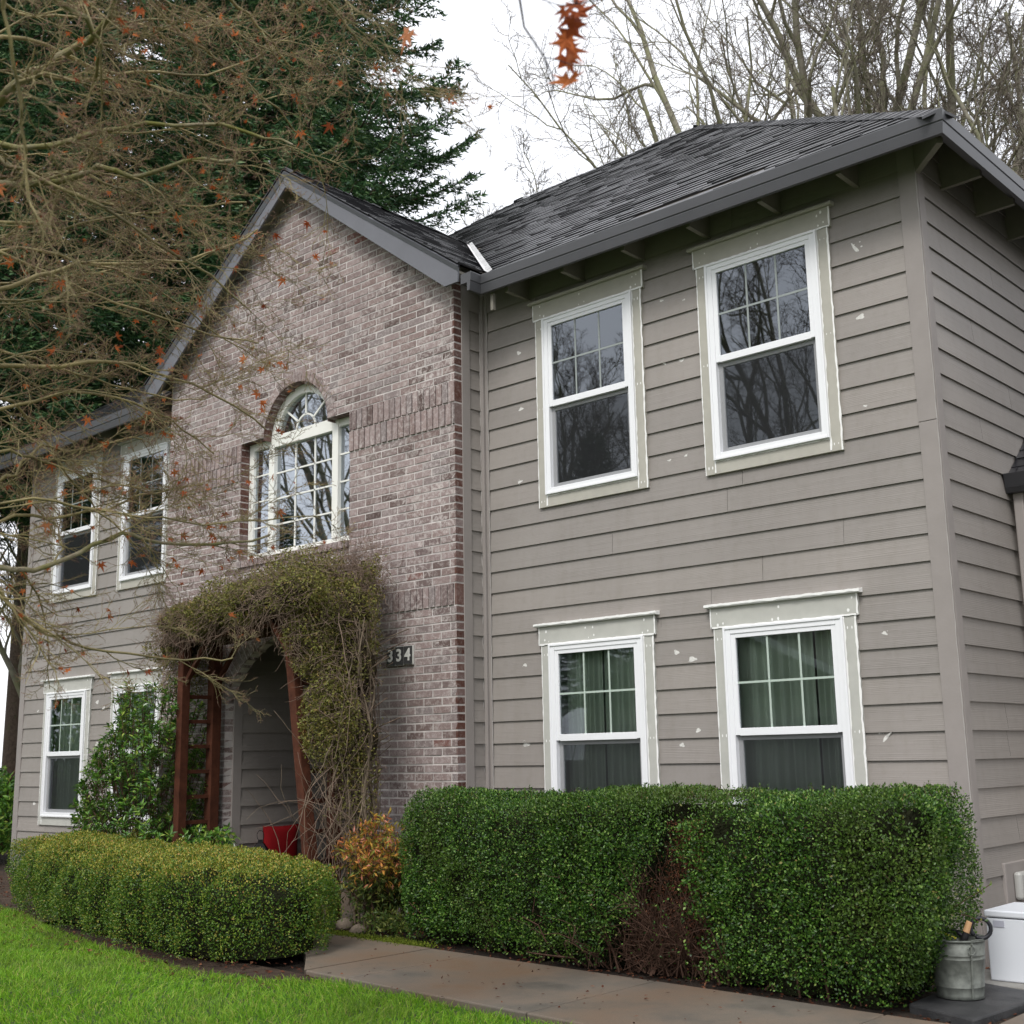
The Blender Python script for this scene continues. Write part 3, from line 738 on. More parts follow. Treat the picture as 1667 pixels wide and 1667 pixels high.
# arched window unit
def arched():
    y0, y1 = -.272, -.21; f = .075
    mb = MB()
    mlx, mrx = AX-AR+.01, AX+AR-.01
    mb.box(WXL+.004, WXL+.004+f, y0, y1, WZB, WZS); mb.box(WXR-f-.004, WXR-.004, y0, y1, WZB, WZS)
    mb.box(WXL+.004+f, WXR-f-.004, y0, y1, WZB, WZB+.07)
    mb.box(WXL+.004+f, mlx-.04, y0, y1, WZS-.075, WZS-.002); mb.box(mrx+.04, WXR-.004-f, y0, y1, WZS-.075, WZS-.002)
    for m in (mlx, mrx): mb.box(m-.04, m+.045, y0-.012, y1, WZB+.07, WZS-.002)
    w = mb.build('arched_window', 'cream', house, bevel=.003)
    w['label'] = 'arched three part window with white bars in the brick gable'
    # head: transom and semicircular frame
    mb = MB(); mb.box(mlx+.045, mrx-.04, y0-.014, y1, WZS-.10, WZS+.02)
    mb.build('transom', 'cream', w, bevel=.003)
    mb = MB(); n = 28; vs = []
    aS = .04
    for i in range(n+1):
        a = aS+(math.pi-2*aS)*i/n
        for r, y in ((AR-.004, y0-.012), (AR-.09, y0-.012), (AR-.09, y1), (AR-.004, y1)): vs.append((AX+r*math.cos(a), y, AZ+.02+(r-.02)*math.sin(a)))
    mb.add(vs, [(4*i+j, 4*i+(j+1) % 4, 4*i+4+(j+1) % 4, 4*i+4+j) for i in range(n) for j in range(4)])
    mb.build('arch_frame', 'cream', w)
    b = .0085; mb = MB(); yb0, yb1 = -.250, -.240
    def bar(xa, za, xb, zb_, wd=b):
        d = Vector((xb-xa, 0, zb_-za)); nrm = Vector((-d.z, 0, d.x)).normalized()*wd
        o = Vector((xa, yb0, za))-nrm; mb.obox(o, d, nrm*2, (0, yb1-yb0, 0))
    zc0, zc1 = WZB+.07, WZS-.10; gx0, gx1 = mlx+.045, mrx-.04
    for i in (1, 2): bar(gx0+(gx1-gx0)*i/3, zc0, gx0+(gx1-gx0)*i/3, zc1)
    zs = [zc0+(zc1-zc0)*i/4 for i in (1, 2, 3)]
    for z in zs: bar(gx0, z, gx1, z, .008)
    for xa, xb in ((WXL+.004+f, mlx-.04), (mrx+.045, WXR-.004-f)):
        for z in [WZB+.07+(WZS-.145-WZB)*i/4 for i in (1, 2, 3)]: bar(xa, z, xb, z, .0078)
    zc = WZS+.02
    for i, a in enumerate((R(38), R(90), R(142))): bar(AX+.14*math.cos(a), zc+.14*math.sin(a), AX+.40*math.cos(a), zc+.39*math.sin(a), .009)
    pr = None
    for i in range(15):
        a = math.pi*i/14; p = (AX+.145*math.cos(a), zc+.145*math.sin(a))
        if pr: bar(*pr, *p, .0088)
        pr = p
    mb.build('glazing_bar', 'cream', w)
    mb = MB(); yg = -.242
    mb.quad((WXL+.05, yg, WZB+.03), (WXR-.05, yg, WZB+.03), (WXR-.05, yg, WZS-.02), (WXL+.05, yg, WZS-.02)); mb.build('pane', 'glass_arch', w)
    mb = MB(); mb.add([(AX+(AR-.05)*math.cos(math.pi*i/24), yg, WZS+(AR-.07)*math.sin(math.pi*i/24)) for i in range(25)], [tuple(range(25))]); mb.build('pane', 'glass_arch', w)
M['glass_arch'] = glass_mat('arched_window_glass', (.5, .52, .5), 4.2)
arched()

# porch recess: soffit, floor, back wall, side walls, dark entry with door
mb = MB(); mb.box(-7.21-.35, -5.17+.35, -.27, 3.0, 2.62, 2.66); mb.build('porch_ceiling', 'deck', house)
mb = MB(); mb.box(-7.6, -4.9, -.5, 3.0, ZG, ZG+.10); mb.build('porch_floor', 'concrete', house)
siding('porch_wall', (-7.215, -.18, 0), (0, 1, 0), (1, 0, 0), 2.58, 2.62, zbot=-.02, seed=32)
siding('porch_wall', (-5.10, 2.4, 0), (0, -1, 0), (-1, 0, 0), 2.65, 2.62, zbot=-.02, seed=33)
board('corner_board', [(-7.235, -7.195, -.272, -.17, ZG, 2.6)])
board('corner_board', [(-5.165, -5.13, -.27, -.02, ZG, 2.6)])
mb = MB(); mb.box(-7.25, -5.08, 2.4, 2.45, -.02, 2.62); dr = mb.build('door', 'door', house)
mb = MB()
for zz0, zz1 in ((.25, .95), (1.1, 2.0)):
    for xx0 in (-6.05, -5.6): mb.box(xx0, xx0+.36, 2.385, 2.4, zz0, zz1)
mb.build('door_panel', 'door', dr, bevel=.005)
mb = MB(); mb.lathe((-5.25, 2.37, 1.0), [(0, -.03), (.03, -.02), (.032, .01), (0, .03)], 12); mb.build('handle', 'black', dr, smooth=True)

# interior partitions and floors (dark rooms behind the panes)
mb = MB()
mb.box(XL+.03, XR-.03, 2.6, 2.65, .0, 5.3)
mb.box(-4.05, XR-.03, .03, 2.6, 2.5, 2.56); mb.box(XL+.03, -8.3, .03, 2.6, 2.5, 2.56); mb.box(-8.3, -4.05, -.25, 2.6, 2.67, 2.72)
mb.box(-4.10, -4.06, .03, 2.6, 0, 5.3); mb.box(-8.30, -8.26, .03, 2.6, 0, 5.3); mb.box(-2.03, -1.99, .1, 2.6, 2.56, 5.2)
mb.box(XL+.03, XR-.03, .03, 2.6, -.02, .02)
mb.box(XL+.03, XR-.03, .03, 2.6, 5.22, 5.25)
mb.build('interior_wall', 'inside', house)

# ------------------------------------------------------------------ roofs
def shingles(name, O, u, vdir, nrm, L, ulim, skip=None, seed=0, parent=house, expo=.128):
    """O eave origin, u along the eave, vdir up the slope; ulim(v)->(u0,u1); individual overlapping tabs"""
    g = np.random.default_rng(seed); O, u, vdir, nrm = (np.array(q, float) for q in (O, u, vdir, nrm))
    A = []
    nv = int(L/expo)+1
    for j in range(nv):
        v0 = j*expo; lo, hi = ulim(v0)
        if hi-lo < .1: break
        x = lo-g.uniform(0, .25)
        while x < hi:
            w = g.choice([.18, .25, .32])*g.uniform(.85, 1.15)
            a, b = max(x, lo), min(x+w-.004, hi)
            if b-a > .02:
                v1_ = min(v0+expo+.05, L+.02); l2, h2 = ulim(v1_); l2, h2 = (l2, h2) if l2 < h2 else ((l2+h2)/2,)*2
                A.append((a, b, v0-g.uniform(0, .002), v1_, g.choice([.0115, .0145, .0185], p=[.35, .4, .25])+g.normal()*.0006, g.uniform(-.0015, .0015), min(max(a, l2), h2), max(min(b, h2), l2)))
            x += w
    A = np.array(A)
    if skip is not None:
        mid = O+np.outer((A[:, 0]+A[:, 1])/2, u)+np.outer(A[:, 2]+expo/2, vdir); A = A[~skip(mid)]
    n = len(A)
    def P(a, v, h): return O+np.outer(a, u)+np.outer(v, vdir)+np.outer(h, nrm)
    a, b, v0, v1, th, tw, a1_, b1_ = A.T
    base = np.full(n, .004)
    V = np.stack([P(a, v0, base), P(b, v0, base), P(b, v0, base+th+tw), P(a, v0, base+th), P(b1_, v1, base+.003), P(a1_, v1, base+.003)], 1).reshape(-1, 3)
    o = np.arange(n)[:, None, None]*6
    F = (o+np.array([[[0, 1, 2, 3], [3, 2, 4, 5], [0, 3, 5, 0], [1, 4, 2, 1]]])).reshape(-1, 4)
    # triangles as separate arrays
    quads = (o+np.array([[[0, 1, 2, 3], [3, 2, 4, 5]]])).reshape(-1, 4)
    tq = np.concatenate([quads[:, [0, 1, 2]], quads[:, [0, 2, 3]]]); t = (o+np.array([[[0, 3, 5], [1, 4, 2]]])).reshape(-1, 3)
    return np_mesh(name, V, np.concatenate([tq, t]), 'shingle', None, parent)
PT = .75; EO = .38; EZ = 5.10; cs = 1/math.hypot(1, PT); sn = PT*cs
RY = DEPTH/2; RZ = EZ+PT*(RY+EO); HR = RY+EO          # horizontal run
X0r, X1r = XL-.37, .37
gz = lambda x: GZ+.025-GP*abs(x-GX)
EXL, EXR = GX-2.43, GX+2.43                             # gable roof eaves
def skip_main(P):
    inside = (np.abs(P[:, 0]-GX) < 2.5) & (gz(P[:, 0]) > P[:, 2]-.03)
    # valley gutter strip left open near the eaves
    yv = (gz(P[:, 0])-EZ)/PT-EO
    near = (np.abs(P[:, 0]-GX) < 2.6) & (np.abs(P[:, 1]-yv) < .05)
    # one row torn off near the eave
    v = (P[:, 1]+EO)/cs; gone = (P[:, 0] > -2.15) & (P[:, 0] < -1.02) & (v > .30+.03*(P[:, 0]+2)) & (v < .44)
    return inside | near | gone
roof = MB()
fl = (X0r, -EO, EZ); fr = (X1r, -EO, EZ); br = (X1r, DEPTH+EO, EZ); bl = (X0r, DEPTH+EO, EZ); rl = (X0r+HR, RY, RZ); rr_ = (X1r-HR, RY, RZ)
# front slope leaves the gable out: its foot is cut at the valleys
vm = lambda x: (gz(x)-EZ)/PT-EO
roof.add([fl, (EXL, -EO, EZ), (EXL, vm(EXL), gz(EXL)), (GX, vm(GX), gz(GX)), (EXR, vm(EXR), gz(EXR)), (EXR, -EO, EZ), fr, rr_, rl], [(0, 1, 2, 3, 8), (3, 4, 5, 6, 7), (3, 7, 8)])
roof.add([fr, br, rr_], [(0, 1, 2)]); roof.add([br, bl, rl, rr_], [(0, 1, 2, 3)]); roof.add([bl, fl, rl], [(0, 1, 2)])
ro = roof.build('roof', 'deck', house)
ro['label'] = 'charcoal shingle hip roof'
shingles('shingle_slope', (X0r, -EO+.008, EZ+.006), (1, 0, 0), (0, cs, sn), (0, -sn, cs), HR/cs+.03, lambda v: (v*cs, X1r-X0r-v*cs), skip_main, 11, ro)
shingles('shingle_slope', (X1r, -EO, EZ), (0, 1, 0), (-cs, 0, sn), (sn, 0, cs), HR/cs, lambda v: (v*cs, DEPTH+2*EO-v*cs), None, 12, ro, .2)
shingles('shingle_slope', (X0r, DEPTH+EO, EZ), (0, -1, 0), (cs, 0, sn), (-sn, 0, cs), HR/cs, lambda v: (v*cs, DEPTH+2*EO-v*cs), None, 13, ro, .2)
# caps on ridge and hips
def caps(name, a, b, w, par, step=.13, seed=2, dn=.5):
    a, b = Vector(a), Vector(b); d = (b-a).normalized(); side = d.cross(Vector((0, 0, 1))).normalized(); L = (b-a).length; g = random.Random(seed); mb = MB(); s = 0
    while s < L-.12:
        p = a+d*s; q = p+d*(step+.09); up = Vector((0, 0, .022+g.uniform(0, .006))); jj = side*g.uniform(-.006, .006)
        dz = Vector((0, 0, -w*dn))
        v = [p+up+jj, p+up+jj+side*w+dz, p+up+jj-side*w+dz, q+jj+Vector((0, 0, .008)), q+jj+side*w+dz+Vector((0, 0, .008)), q+jj-side*w+dz+Vector((0, 0, .008))]
        lo = Vector((0, 0, -.02))
        v += [v[0]+lo, v[1]+lo, v[2]+lo]
        mb.add(v, [(0, 1, 4, 3), (0, 3, 5, 2), (0, 6, 7, 1), (0, 2, 8, 6)]); s += step
    return mb.build(name, 'shingle', par)
caps('ridge_cap', rl, rr_, .13, ro, dn=.70)
caps('ridge_cap', (X1r, -EO, EZ+.0), rr_, .12, ro, seed=4, dn=.48); caps('ridge_cap', br, rr_, .12, ro, seed=5, dn=.48)
caps('ridge_cap', bl, rl, .12, ro, seed=6, dn=.48); caps('ridge_cap', fl, rl, .12, ro, seed=7, dn=.48)
# gable roof over the bay
c2 = 1/math.hypot(1, GP); s2 = GP*c2; RKY = -.545; GL = 2.43/c2
YM = vm(GX)+.02
gr = MB()
for sgn, ex in ((1, EXR), (-1, EXL)):
    gr.add([(GX, RKY, gz(GX)), (ex, RKY, gz(ex)), (ex, vm(ex), gz(ex)), (GX, vm(GX), gz(GX))], [(0, 1, 2, 3)])
gro = gr.build('gable_roof', 'deck', house)
def skip_g(P): return P[:, 1] > (P[:, 2]-EZ)/PT-EO-.06
shingles('shingle_slope', (EXR, RKY-.02, gz(EXR)+.001), (0, 1, 0), (-c2, 0, s2), (s2, 0, c2), GL, lambda v: (0, 3.2), skip_g, 14, gro)
shingles('shingle_slope', (EXL, 2.6, gz(EXL)+.001), (0, -1, 0), (c2, 0, s2), (-s2, 0, c2), GL, lambda v: (0, 2.6-RKY+.02), skip_g, 15, gro)
caps('ridge_cap', (GX, RKY, gz(GX)+.012), (GX, vm(GX)+.1, gz(GX)+.012), .13, gro, seed=8, dn=.66)
# valley flashing
for sgn, ex in ((1, EXR), (-1, EXL)):
    mb = MB(); a = Vector((ex, vm(ex), gz(ex)+.040)); b = Vector((GX+sgn*.02, vm(GX+sgn*.02), gz(GX+sgn*.02)+.030)); w = .058
    n1 = Vector((0, w, w*PT)); n2 = Vector((-sgn*w*.75, 0, w*.75*GP))
    up = Vector((0, 0, .014))
    # starts at the gutter
    a2 = a+(a-b).normalized()*.14
    mb.add([a2, b, b+n1, a2+n1], [(0, 1, 2, 3)]); mb.add([a2, b, b+n2, a2+n2], [(0, 1, 2, 3)])
    mb.add([a2, b, b+up, a2+up], [(0, 1, 2, 3)])
    mb.build('valley_flashing', 'flash', gro)
# rake boards, trim strip, soffit
for sgn, nm in ((1, 'r'), (-1, 'l')):
    ex = GX+sgn*2.405; e2 = GX+sgn*2.43
    zt = lambda x: gz(x)-.012
    mb = MB(); d = .150
    mb.prism([(GX, -.535, zt(GX)), (ex, -.535, zt(ex)), (ex, -.535, zt(ex)-d), (ex-sgn*.16, -.535, zt(ex)-d-.0), (GX, -.535, zt(GX)-d*1.12)], (0, .02, 0))
    mb.build('rake_board', 'rake', house)
    mb = MB(); mb.add([(GX, -.540, zt(GX)-.052), (e2, -.540, zt(e2)-.052), (e2, -.562, zt(e2)-.006), (GX, -.562, zt(GX)-.006), (GX, -.535, zt(GX)+.006), (e2, -.535, zt(e2)+.006), (GX, -.536, zt(GX)-.052), (e2, -.536, zt(e2)-.052)],
                      [(0, 1, 2, 3), (3, 2, 5, 4), (6, 7, 1, 0)])
    mb.build('rake_trim', 'rake', house)
    mb = MB(); mb.prism([(GX, -.515, zt(GX)-.05), (ex, -.515, zt(ex)-.05), (ex, -.515, zt(ex)-.07), (GX, -.515, zt(GX)-.07)], (0, .14, 0)); mb.build('soffit', 'rafter', house)

# gutters
def gutter(name, path, closed_start=True, closed_end=True, z=0):
    """path: xy points of the outer face; outward is to the right of travel"""
    prof = [(-.115, .0), (-.115, .012), (-.006, .012), (.0, .016), (.004, .010), (.001, -.062), (-.006, -.068), (-.006, -.074), (-.001, -.078), (-.012, -.148), (-.040, -.148), (-.042, -.075), (-.115, -.075)]
    n = len(path); P = [Vector((p[0], p[1], 0)) for p in path]; mb = MB(); rings = []
    for i in range(n):
        d0 = (P[i]-P[i-1]).normalized() if i > 0 else (P[1]-P[0]).normalized(); d1 = (P[i+1]-P[i]).normalized() if i < n-1 else d0
        n0 = Vector((d0.y, -d0.x, 0)); n1 = Vector((d1.y, -d1.x, 0)); nn = (n0+n1); nn = nn/nn.dot(n0) if nn.length > .1 else n0
        zc = path[i][2] if len(path[i]) > 2 else EZ
        rings.append([P[i]+nn*o+Vector((0, 0, zc+h)) for o, h in prof])
    k = len(prof); vs = [p for r in rings for p in r]
    fs = [(i*k+j, i*k+(j+1) % k, (i+1)*k+(j+1) % k, (i+1)*k+j) for i in range(n-1) for j in range(k)]
    fs += [tuple(range(k)), tuple(range((n-1)*k, n*k))[::-1]]
    mb.add(vs, fs); return mb.build(name, 'gutter', house)
GO = .40
gutter('gutter', [(EXR+.115, RKY+.02, 5.135), (EXR+.115, -GO, 5.135), (.385, -GO, 5.10), (.385, DEPTH+GO, 5.10)])
gutter('gutter', [(XL-.385, DEPTH+GO, 5.10), (XL-.385, -GO, 5.10), (EXL-.115, -GO, 5.135), (EXL-.115, RKY+.02, 5.135)])
# rafter tails under the eaves, sub-fascia and deck
def rafter(x, y0, y1, horiz='y'):
    zt = lambda o: EZ+PT*(o+EO)-.035   # o measured from the wall, negative outwards
    mb = MB(); w = .036
    a, b = (-.29, .02); pr = [(a, zt(a)), (a, 4.976), (b, 4.970), (b, zt(b))]
    if horiz == 'y': mb.prism([(x, o, z) for o, z in pr], (w, 0, 0))
    else: mb.prism([(-o, x, z) for o, z in pr], (0, w, 0))
    return mb.build('rafter_tail', 'rafter', house)
x = -.42
while x > -3.5: rafter(x, 0, 0); x -= .61
x = -8.9
while x > XL: rafter(x, 0, 0); x -= .61
y = .42
while y < 5: rafter(y, 0, 0, 'x'); y += .61
mb = MB(); mb.prism([(0, 0, 4.94), (.29, -.29, 4.946), (.29, -.29, EZ-.02), (0, 0, EZ+PT*EO-.03)], (.03, .03, 0)); mb.build('rafter_tail', 'rafter', house)
# outlet stub at the inner gutter corner
mb = MB(); mb.box(-3.60, -3.57, -.33, -.30, 4.84, 4.99); mb.build('downspout', 'rafter', house)

# garage wing roof and downspout at the right
GPX = 6.0
garage_w = MB(); 
go = siding('garage_wall', (.0, 1.62, 0), (1, 0, 0), (0, -1, 0), GPX, 2.95, seed=41)
siding('garage_wall', (GPX, 1.62, 0), (0, 1, 0), (1, 0, 0), 6.0, 2.95, seed=42)
mb = MB(); sl = .80
def gzr(y): return 3.045+sl*(y-1.17)
mb.add([(.0, 1.16, gzr(1.16)), (GPX+.4, 1.16, gzr(1.16)), (GPX+.4, 4.3, gzr(4.3)), (.0, 4.3, gzr(4.3)), (GPX+.4, 7.44, gzr(1.16)), (0, 7.44, gzr(1.16))], [(0, 1, 2, 3), (3, 2, 4, 5)])
gro2 = mb.build('garage_roof', 'deck', house)
cg = 1/math.hypot(1, sl); sg = sl*cg
shingles('shingle_slope', (.0, 1.13, gzr(1.13)), (1, 0, 0), (0, cg, sg), (0, -sg, cg), 3.1/cg, lambda v: (0.02, GPX+.4), None, 43, gro2)
mb = MB(); mb.prism([(.02, 1.14, 3.03), (.02, 1.04, 3.03), (.02, 1.055, 2.93), (.02, 1.07, 2.89), (.02, 1.14, 2.89)], (GPX, 0, 0)); mb.build('gutter', 'black_gutter', house) if False else None
M['gutter2'] = principled('dark_gutter', (.022, .022, .025), .4, .5)
mb.build('gutter', 'gutter2', house, bevel=.004)
mb = MB(); mb.box(.03, GPX+.38, 1.14, 1.6, 2.93, 2.95); mb.build('soffit', 'rafter', house)
mb = MB(); mb.box(.045, .115, 1.12, 1.20, ZG, 2.90); mb.build('downspout', 'trim', house, bevel=.01)
mb = MB(); mb.box(1.4, 4.6, 1.575, 1.60, ZG, 2.1)
for i in range(4): mb.box(1.45, 4.55, 1.56, 1.575, ZG+.05+i*.53, ZG+.52+i*.53)
mb.build('garage_door', 'cream', house)
# outdoor socket with bubble cover
mb = MB(); mb.box(.0, .035, .385, .80, .16, .43); ob = mb.build('outlet_block', 'trim', house, bevel=.006)
mb = MB(); mb.box(.035, .085, .50, .66, .20, .37); mb.build('outlet_cover', 'outlet', ob, bevel=.018)
# house number 334: three dark tiles with white digits
def text_mesh(s, size, depth=.002):
    cu = bpy.data.curves.new('digit', 'FONT'); cu.body = s; cu.size = size; cu.extrude = depth; cu.align_x = 'CENTER'; cu.align_y = 'CENTER'; cu.offset = .0035
    o = bpy.data.objects.new('digit', cu); COL.objects.link(o); bpy.context.view_layer.update()
    dg = bpy.context.evaluated_depsgraph_get(); me = bpy.data.meshes.new_from_object(o.evaluated_get(dg)); bpy.data.objects.remove(o); bpy.data.curves.remove(cu); return me
mbp = MB(); mbp.box(-4.828, -4.506, BY-.018, BY-.003, 1.921, 2.082); hn = mbp.build('house_number', 'numwhite', house)
for i, ch in enumerate('334'):
    xc = -4.775+i*.108
    mb = MB(); mb.box(xc-.049, xc+.049, BY-.026, BY-.018, 1.925, 2.078); mb.build('number_tile', 'numtile', hn)
    me = text_mesh(ch, .142); me.transform(Matrix.Translation((xc, BY-.029, 2.001)) @ Matrix.Rotation(R(90), 4, 'X')); me.materials.clear(); me.materials.append(M['numwhite']); link('digit', me, hn)

# ================================================================== GROUND
def poly_sheet(name, pts, z, mat, kind='structure', thick=0, parent=None):
    mb = MB(); tr = tessellate_polygon([[Vector((p[0], p[1], 0)) for p in pts]])
    n = len(pts); mb.add([(p[0], p[1], z) for p in pts], [tuple(t) for t in tr])
    if thick: 
        for i in range(n):
            a, b = pts[i], pts[(i+1) % n]; mb.quad((a[0], a[1], z), (b[0], b[1], z), (b[0], b[1], z-thick), (a[0], a[1], z-thick))
    o = mb.build(name, mat, parent)
    if kind: o['kind'] = kind
    return o
poly_sheet('ground', [(-400, -400), (400, -400), (400, 400), (-400, 400)], ZG-.06, 'soil')
LAWN = [(-40, -40), (30, -40), (30, -3.02), (3, -2.97), (-.85, -2.77), (-2.9, -2.61), (-3.15, -2.84), (-3.9, -2.90), (-5.2, -2.70), (-6.9, -2.30), (-7.9, -2.0), (-9.2, -1.9), (-12, -1.9), (-40, -1.9)]
poly_sheet('lawn', LAWN, ZG-.03, 'lawn')
# path with real slab edge and joints: separate slabs with 6 mm gaps
pf = lambda x: -1.52-(x+4.3)*.0635/1.0*.62 if True else 0
def far(x): return -1.44-(x+4.1)*.0597
def near(x): return -2.57-(x+3.1)*.075
mb = MB()
xs = [-3.15, -2.72, -1.22, .20, 1.62, 3.1, 4.6]
for a, b in zip(xs[:-1], xs[1:]):
    a += .004; b -= .004
    pts = [(a, near(a)), (b, near(b)), (b, far(b)), (a, far(a))]
    mb.prism([(p[0], p[1], ZG-.08) for p in pts], (0, 0, .085))
lp_ = [(-3.158, near(-3.15)), (-3.158, far(-3.15)), (-4.72, far(-4.72)), (-4.72, -.52), (-7.0, -.52), (-7.0, -1.25), (-5.4, -1.42), (-4.3, -1.72), (-3.6, -2.2)]
tr_ = tessellate_polygon([[Vector((p[0], p[1], 0)) for p in lp_]]); mb.add([(p[0], p[1], ZG+.005) for p in lp_], [tuple(t) for t in tr_])
for i in range(len(lp_)):
    a, b = lp_[i], lp_[(i+1) % len(lp_)]; mb.quad((a[0], a[1], ZG+.005), (b[0], b[1], ZG+.005), (b[0], b[1], ZG-.08), (a[0], a[1], ZG-.08))
pth = mb.build('path', 'concrete', bevel=.008); pth['kind'] = 'structure'
o = poly_sheet('pavement', [(.70, far(.7)+.01), (3.2, far(3.2)+.01), (3.2, 1.1), (.70, 1.1)], ZG-.0, 'concrete', thick=.08)
poly_sheet('flower_bed', [(-4.7, -.5), (-4.7, far(-4.7)), (.68, far(.68)), (.68, -.0), (-4.0, -.0), (-4.0, -.37), (-4.7, -.37)], ZG-.02, 'soil')
poly_sheet('soil_bed', [(-7.05, -1.3), (-7.05, -.3), (-12.5, -.0), (-22, -.0), (-22, -2.1), (-9.2, -2.1), (-7.9, -2.1), (-6.9, -2.47), (-5.2, -2.88), (-3.9, -3.08), (-2.95, -3.0), (-2.95, -2.56), (-7.05, -2.29)], ZG-.025, 'mulch')

# slate pavers under the bucket
t = MB(); t.prism([(p[0], p[1], ZG-.03) for p in [(.22, -1.48), (.62, -1.66), (.68, -.85), (.30, -.72), (.20, -1.0)]], (0, 0, .055))
tag(t.build('stepping_stone', 'slate', bevel=.01), 'dark slate slab lying under the bucket at the end of the hedge', 'paver')
t = MB(); t.box(.10, 2.6, -.70, -.24, ZG-.03, ZG+.015); tag(t.build('concrete_pad', 'pad', bevel=.006), 'pale concrete strip under the white box beside the house corner', 'concrete pad')

# fallen leaves and debris on bed and lawn
def scatter_flat(name, n, xr, yr, z, Lr, mat, label, cat, seed, ok=lambda x, y: True):
    g = np.random.default_rng(seed); X = g.uniform(*xr, n); Y = g.uniform(*yr, n); m = np.array([ok(a, b) for a, b in zip(X, Y)]); X, Y = X[m], Y[m]; n = len(X)
    P = np.stack([X, Y, np.full(n, z)+g.uniform(0, .012, n)], 1); D = unit(np.stack([g.normal(size=n), g.normal(size=n), g.normal(size=n)*.25], 1)); N = unit(np.stack([g.normal(size=n)*.4, g.normal(size=n)*.4, np.ones(n)], 1))
    V, F = leaves(P, D, N, g.uniform(*Lr, n), g.uniform(.5, .9, n)*Lr[1]*.6); o = np_mesh(name, V, F, mat); tag(o, label, cat, kind='stuff'); return o
scatter_flat('fallen_leaves', 2600, (-4.7, .66), (-1.85, -.1), ZG-.018, (.015, .045), 'dead_leaf', 'small brown fallen leaves littering the soil under the hedge', 'fallen leaves', 3, lambda x, y: y > far(x)+.02)
scatter_flat('fallen_leaves', 2500, (-12, -3), (-3.1, -.4), ZG-.02, (.02, .05), 'dead_leaf', 'brown leaf litter around the foot of the low hedge', 'fallen leaves', 4, lambda x, y: not (x > -7.05 and y > -2.6 and y > -2.4))
scatter_flat('fallen_leaves', 170, (-4, 1.5), (-2.75, -1.5), ZG+.007, (.012, .03), 'dead_leaf', 'a few small dead leaves lying on the concrete path', 'fallen leaves', 5)

# grass blades where the lawn is in view
def in_poly(X, Y, poly):
    c = np.zeros(len(X), bool); n = len(poly)
    for i in range(n):
        x1, y1 = poly[i]; x2, y2 = poly[(i+1) % n]
        k = ((y1 > Y) != (y2 > Y)); k &= X < (x2-x1)*(Y-y1)/((y2-y1) if y2 != y1 else 1e-9)+x1; c ^= k
    return c
g = np.random.default_rng(77); n = 330000
X = g.uniform(-11, 1.6, n); Y = g.uniform(-6.2, -1.9, n)
keep = in_poly(X, Y, LAWN) & (X < 2-(Y+7)*.0+0) & (Y < 1.0)
dens = np.clip(1.25-np.hypot(X-3.1, Y+7.5)*.05, .35, 1); keep &= g.random(n) < dens
keep &= (np.arctan2(Y+7.56, X-3.13) > R(100)) & (np.arctan2(Y+7.56, X-3.13) < R(168))
X, Y = X[keep], Y[keep]; n = len(X)
clump = (np.sin(X*7+3*np.sin(Y*5))*np.sin(Y*8+2*np.sin(X*4.3))+1)*.5
H = g.uniform(.03, .065, n)*(.75+.6*clump)
lean = g.normal(size=(n, 2))*.45+np.stack([np.sin(X*3), np.cos(Y*3.7)], 1)*.25
D = unit(np.stack([lean[:, 0], lean[:, 1], np.ones(n)], 1)); Nn = rand_dirs(n, g)
P = np.stack([X, Y, np.full(n, ZG-.032)], 1); w = g.uniform(.0022, .0042, n)[:, None]
Sx = unit(np.cross(D, Nn)); mid = P+D*H[:, None]*.55; tip = P+D*H[:, None]*.9+np.stack([lean[:, 0], lean[:, 1], -np.abs(lean).sum(1)*.3], 1)*H[:, None]*.35
V = np.stack([P-Sx*w*.5, P+Sx*w*.5, mid+Sx*w*.45, mid-Sx*w*.45, tip], 1).reshape(-1, 3); o = np.arange(n)[:, None]*5
F = np.concatenate([o+np.array([[0, 1, 2]]), o+np.array([[0, 2, 3]]), o+np.array([[3, 2, 4]])], 1).reshape(-1, 3)
tag(np_mesh('grass', V, F, 'grass'), 'bright green short grass of the front lawn', 'grass', kind='stuff')
# moss along the bed edge
g = np.random.default_rng(12); n = 5000; th = g.uniform(0, 1, n)
P = np.stack([-4.6+1.3*th+g.normal(size=n)*.08, -1.38+g.normal(size=n)*.05-.04*th, np.full(n, ZG-.01)+g.uniform(0, .02, n)], 1)
V, F = leaves(P, unit(g.normal(size=(n, 3))+[0, 0, 1]), rand_dirs(n, g), g.uniform(.008, .02, n), np.full(n, .008)); tag(np_mesh('moss', V, F, 'moss'), 'green moss along the edge of the path by the arbor', 'moss', kind='stuff')

# ================================================================== HEDGES
def hull(fn, nu, nv):
    vs = [fn(i/nu, j/(nv-1)) for i in range(nu) for j in range(nv)]
    fs = [(i*nv+j, ((i+1) % nu)*nv+j, ((i+1) % nu)*nv+j+1, i*nv+j+1) for i in range(nu) for j in range(nv-1)]
    return vs, fs
def vnoise(P, s, seed=0):
    """cheap smooth noise from sines"""
    r = np.random.default_rng(seed); o = np.zeros(len(P))
    for k in range(6):
        d = rand_dirs(1, r)[0]*s*r.uniform(.6, 1.8); o += np.sin(P@d+r.uniform(0, 6.3))/(1+k*.3)
    return o/3.0
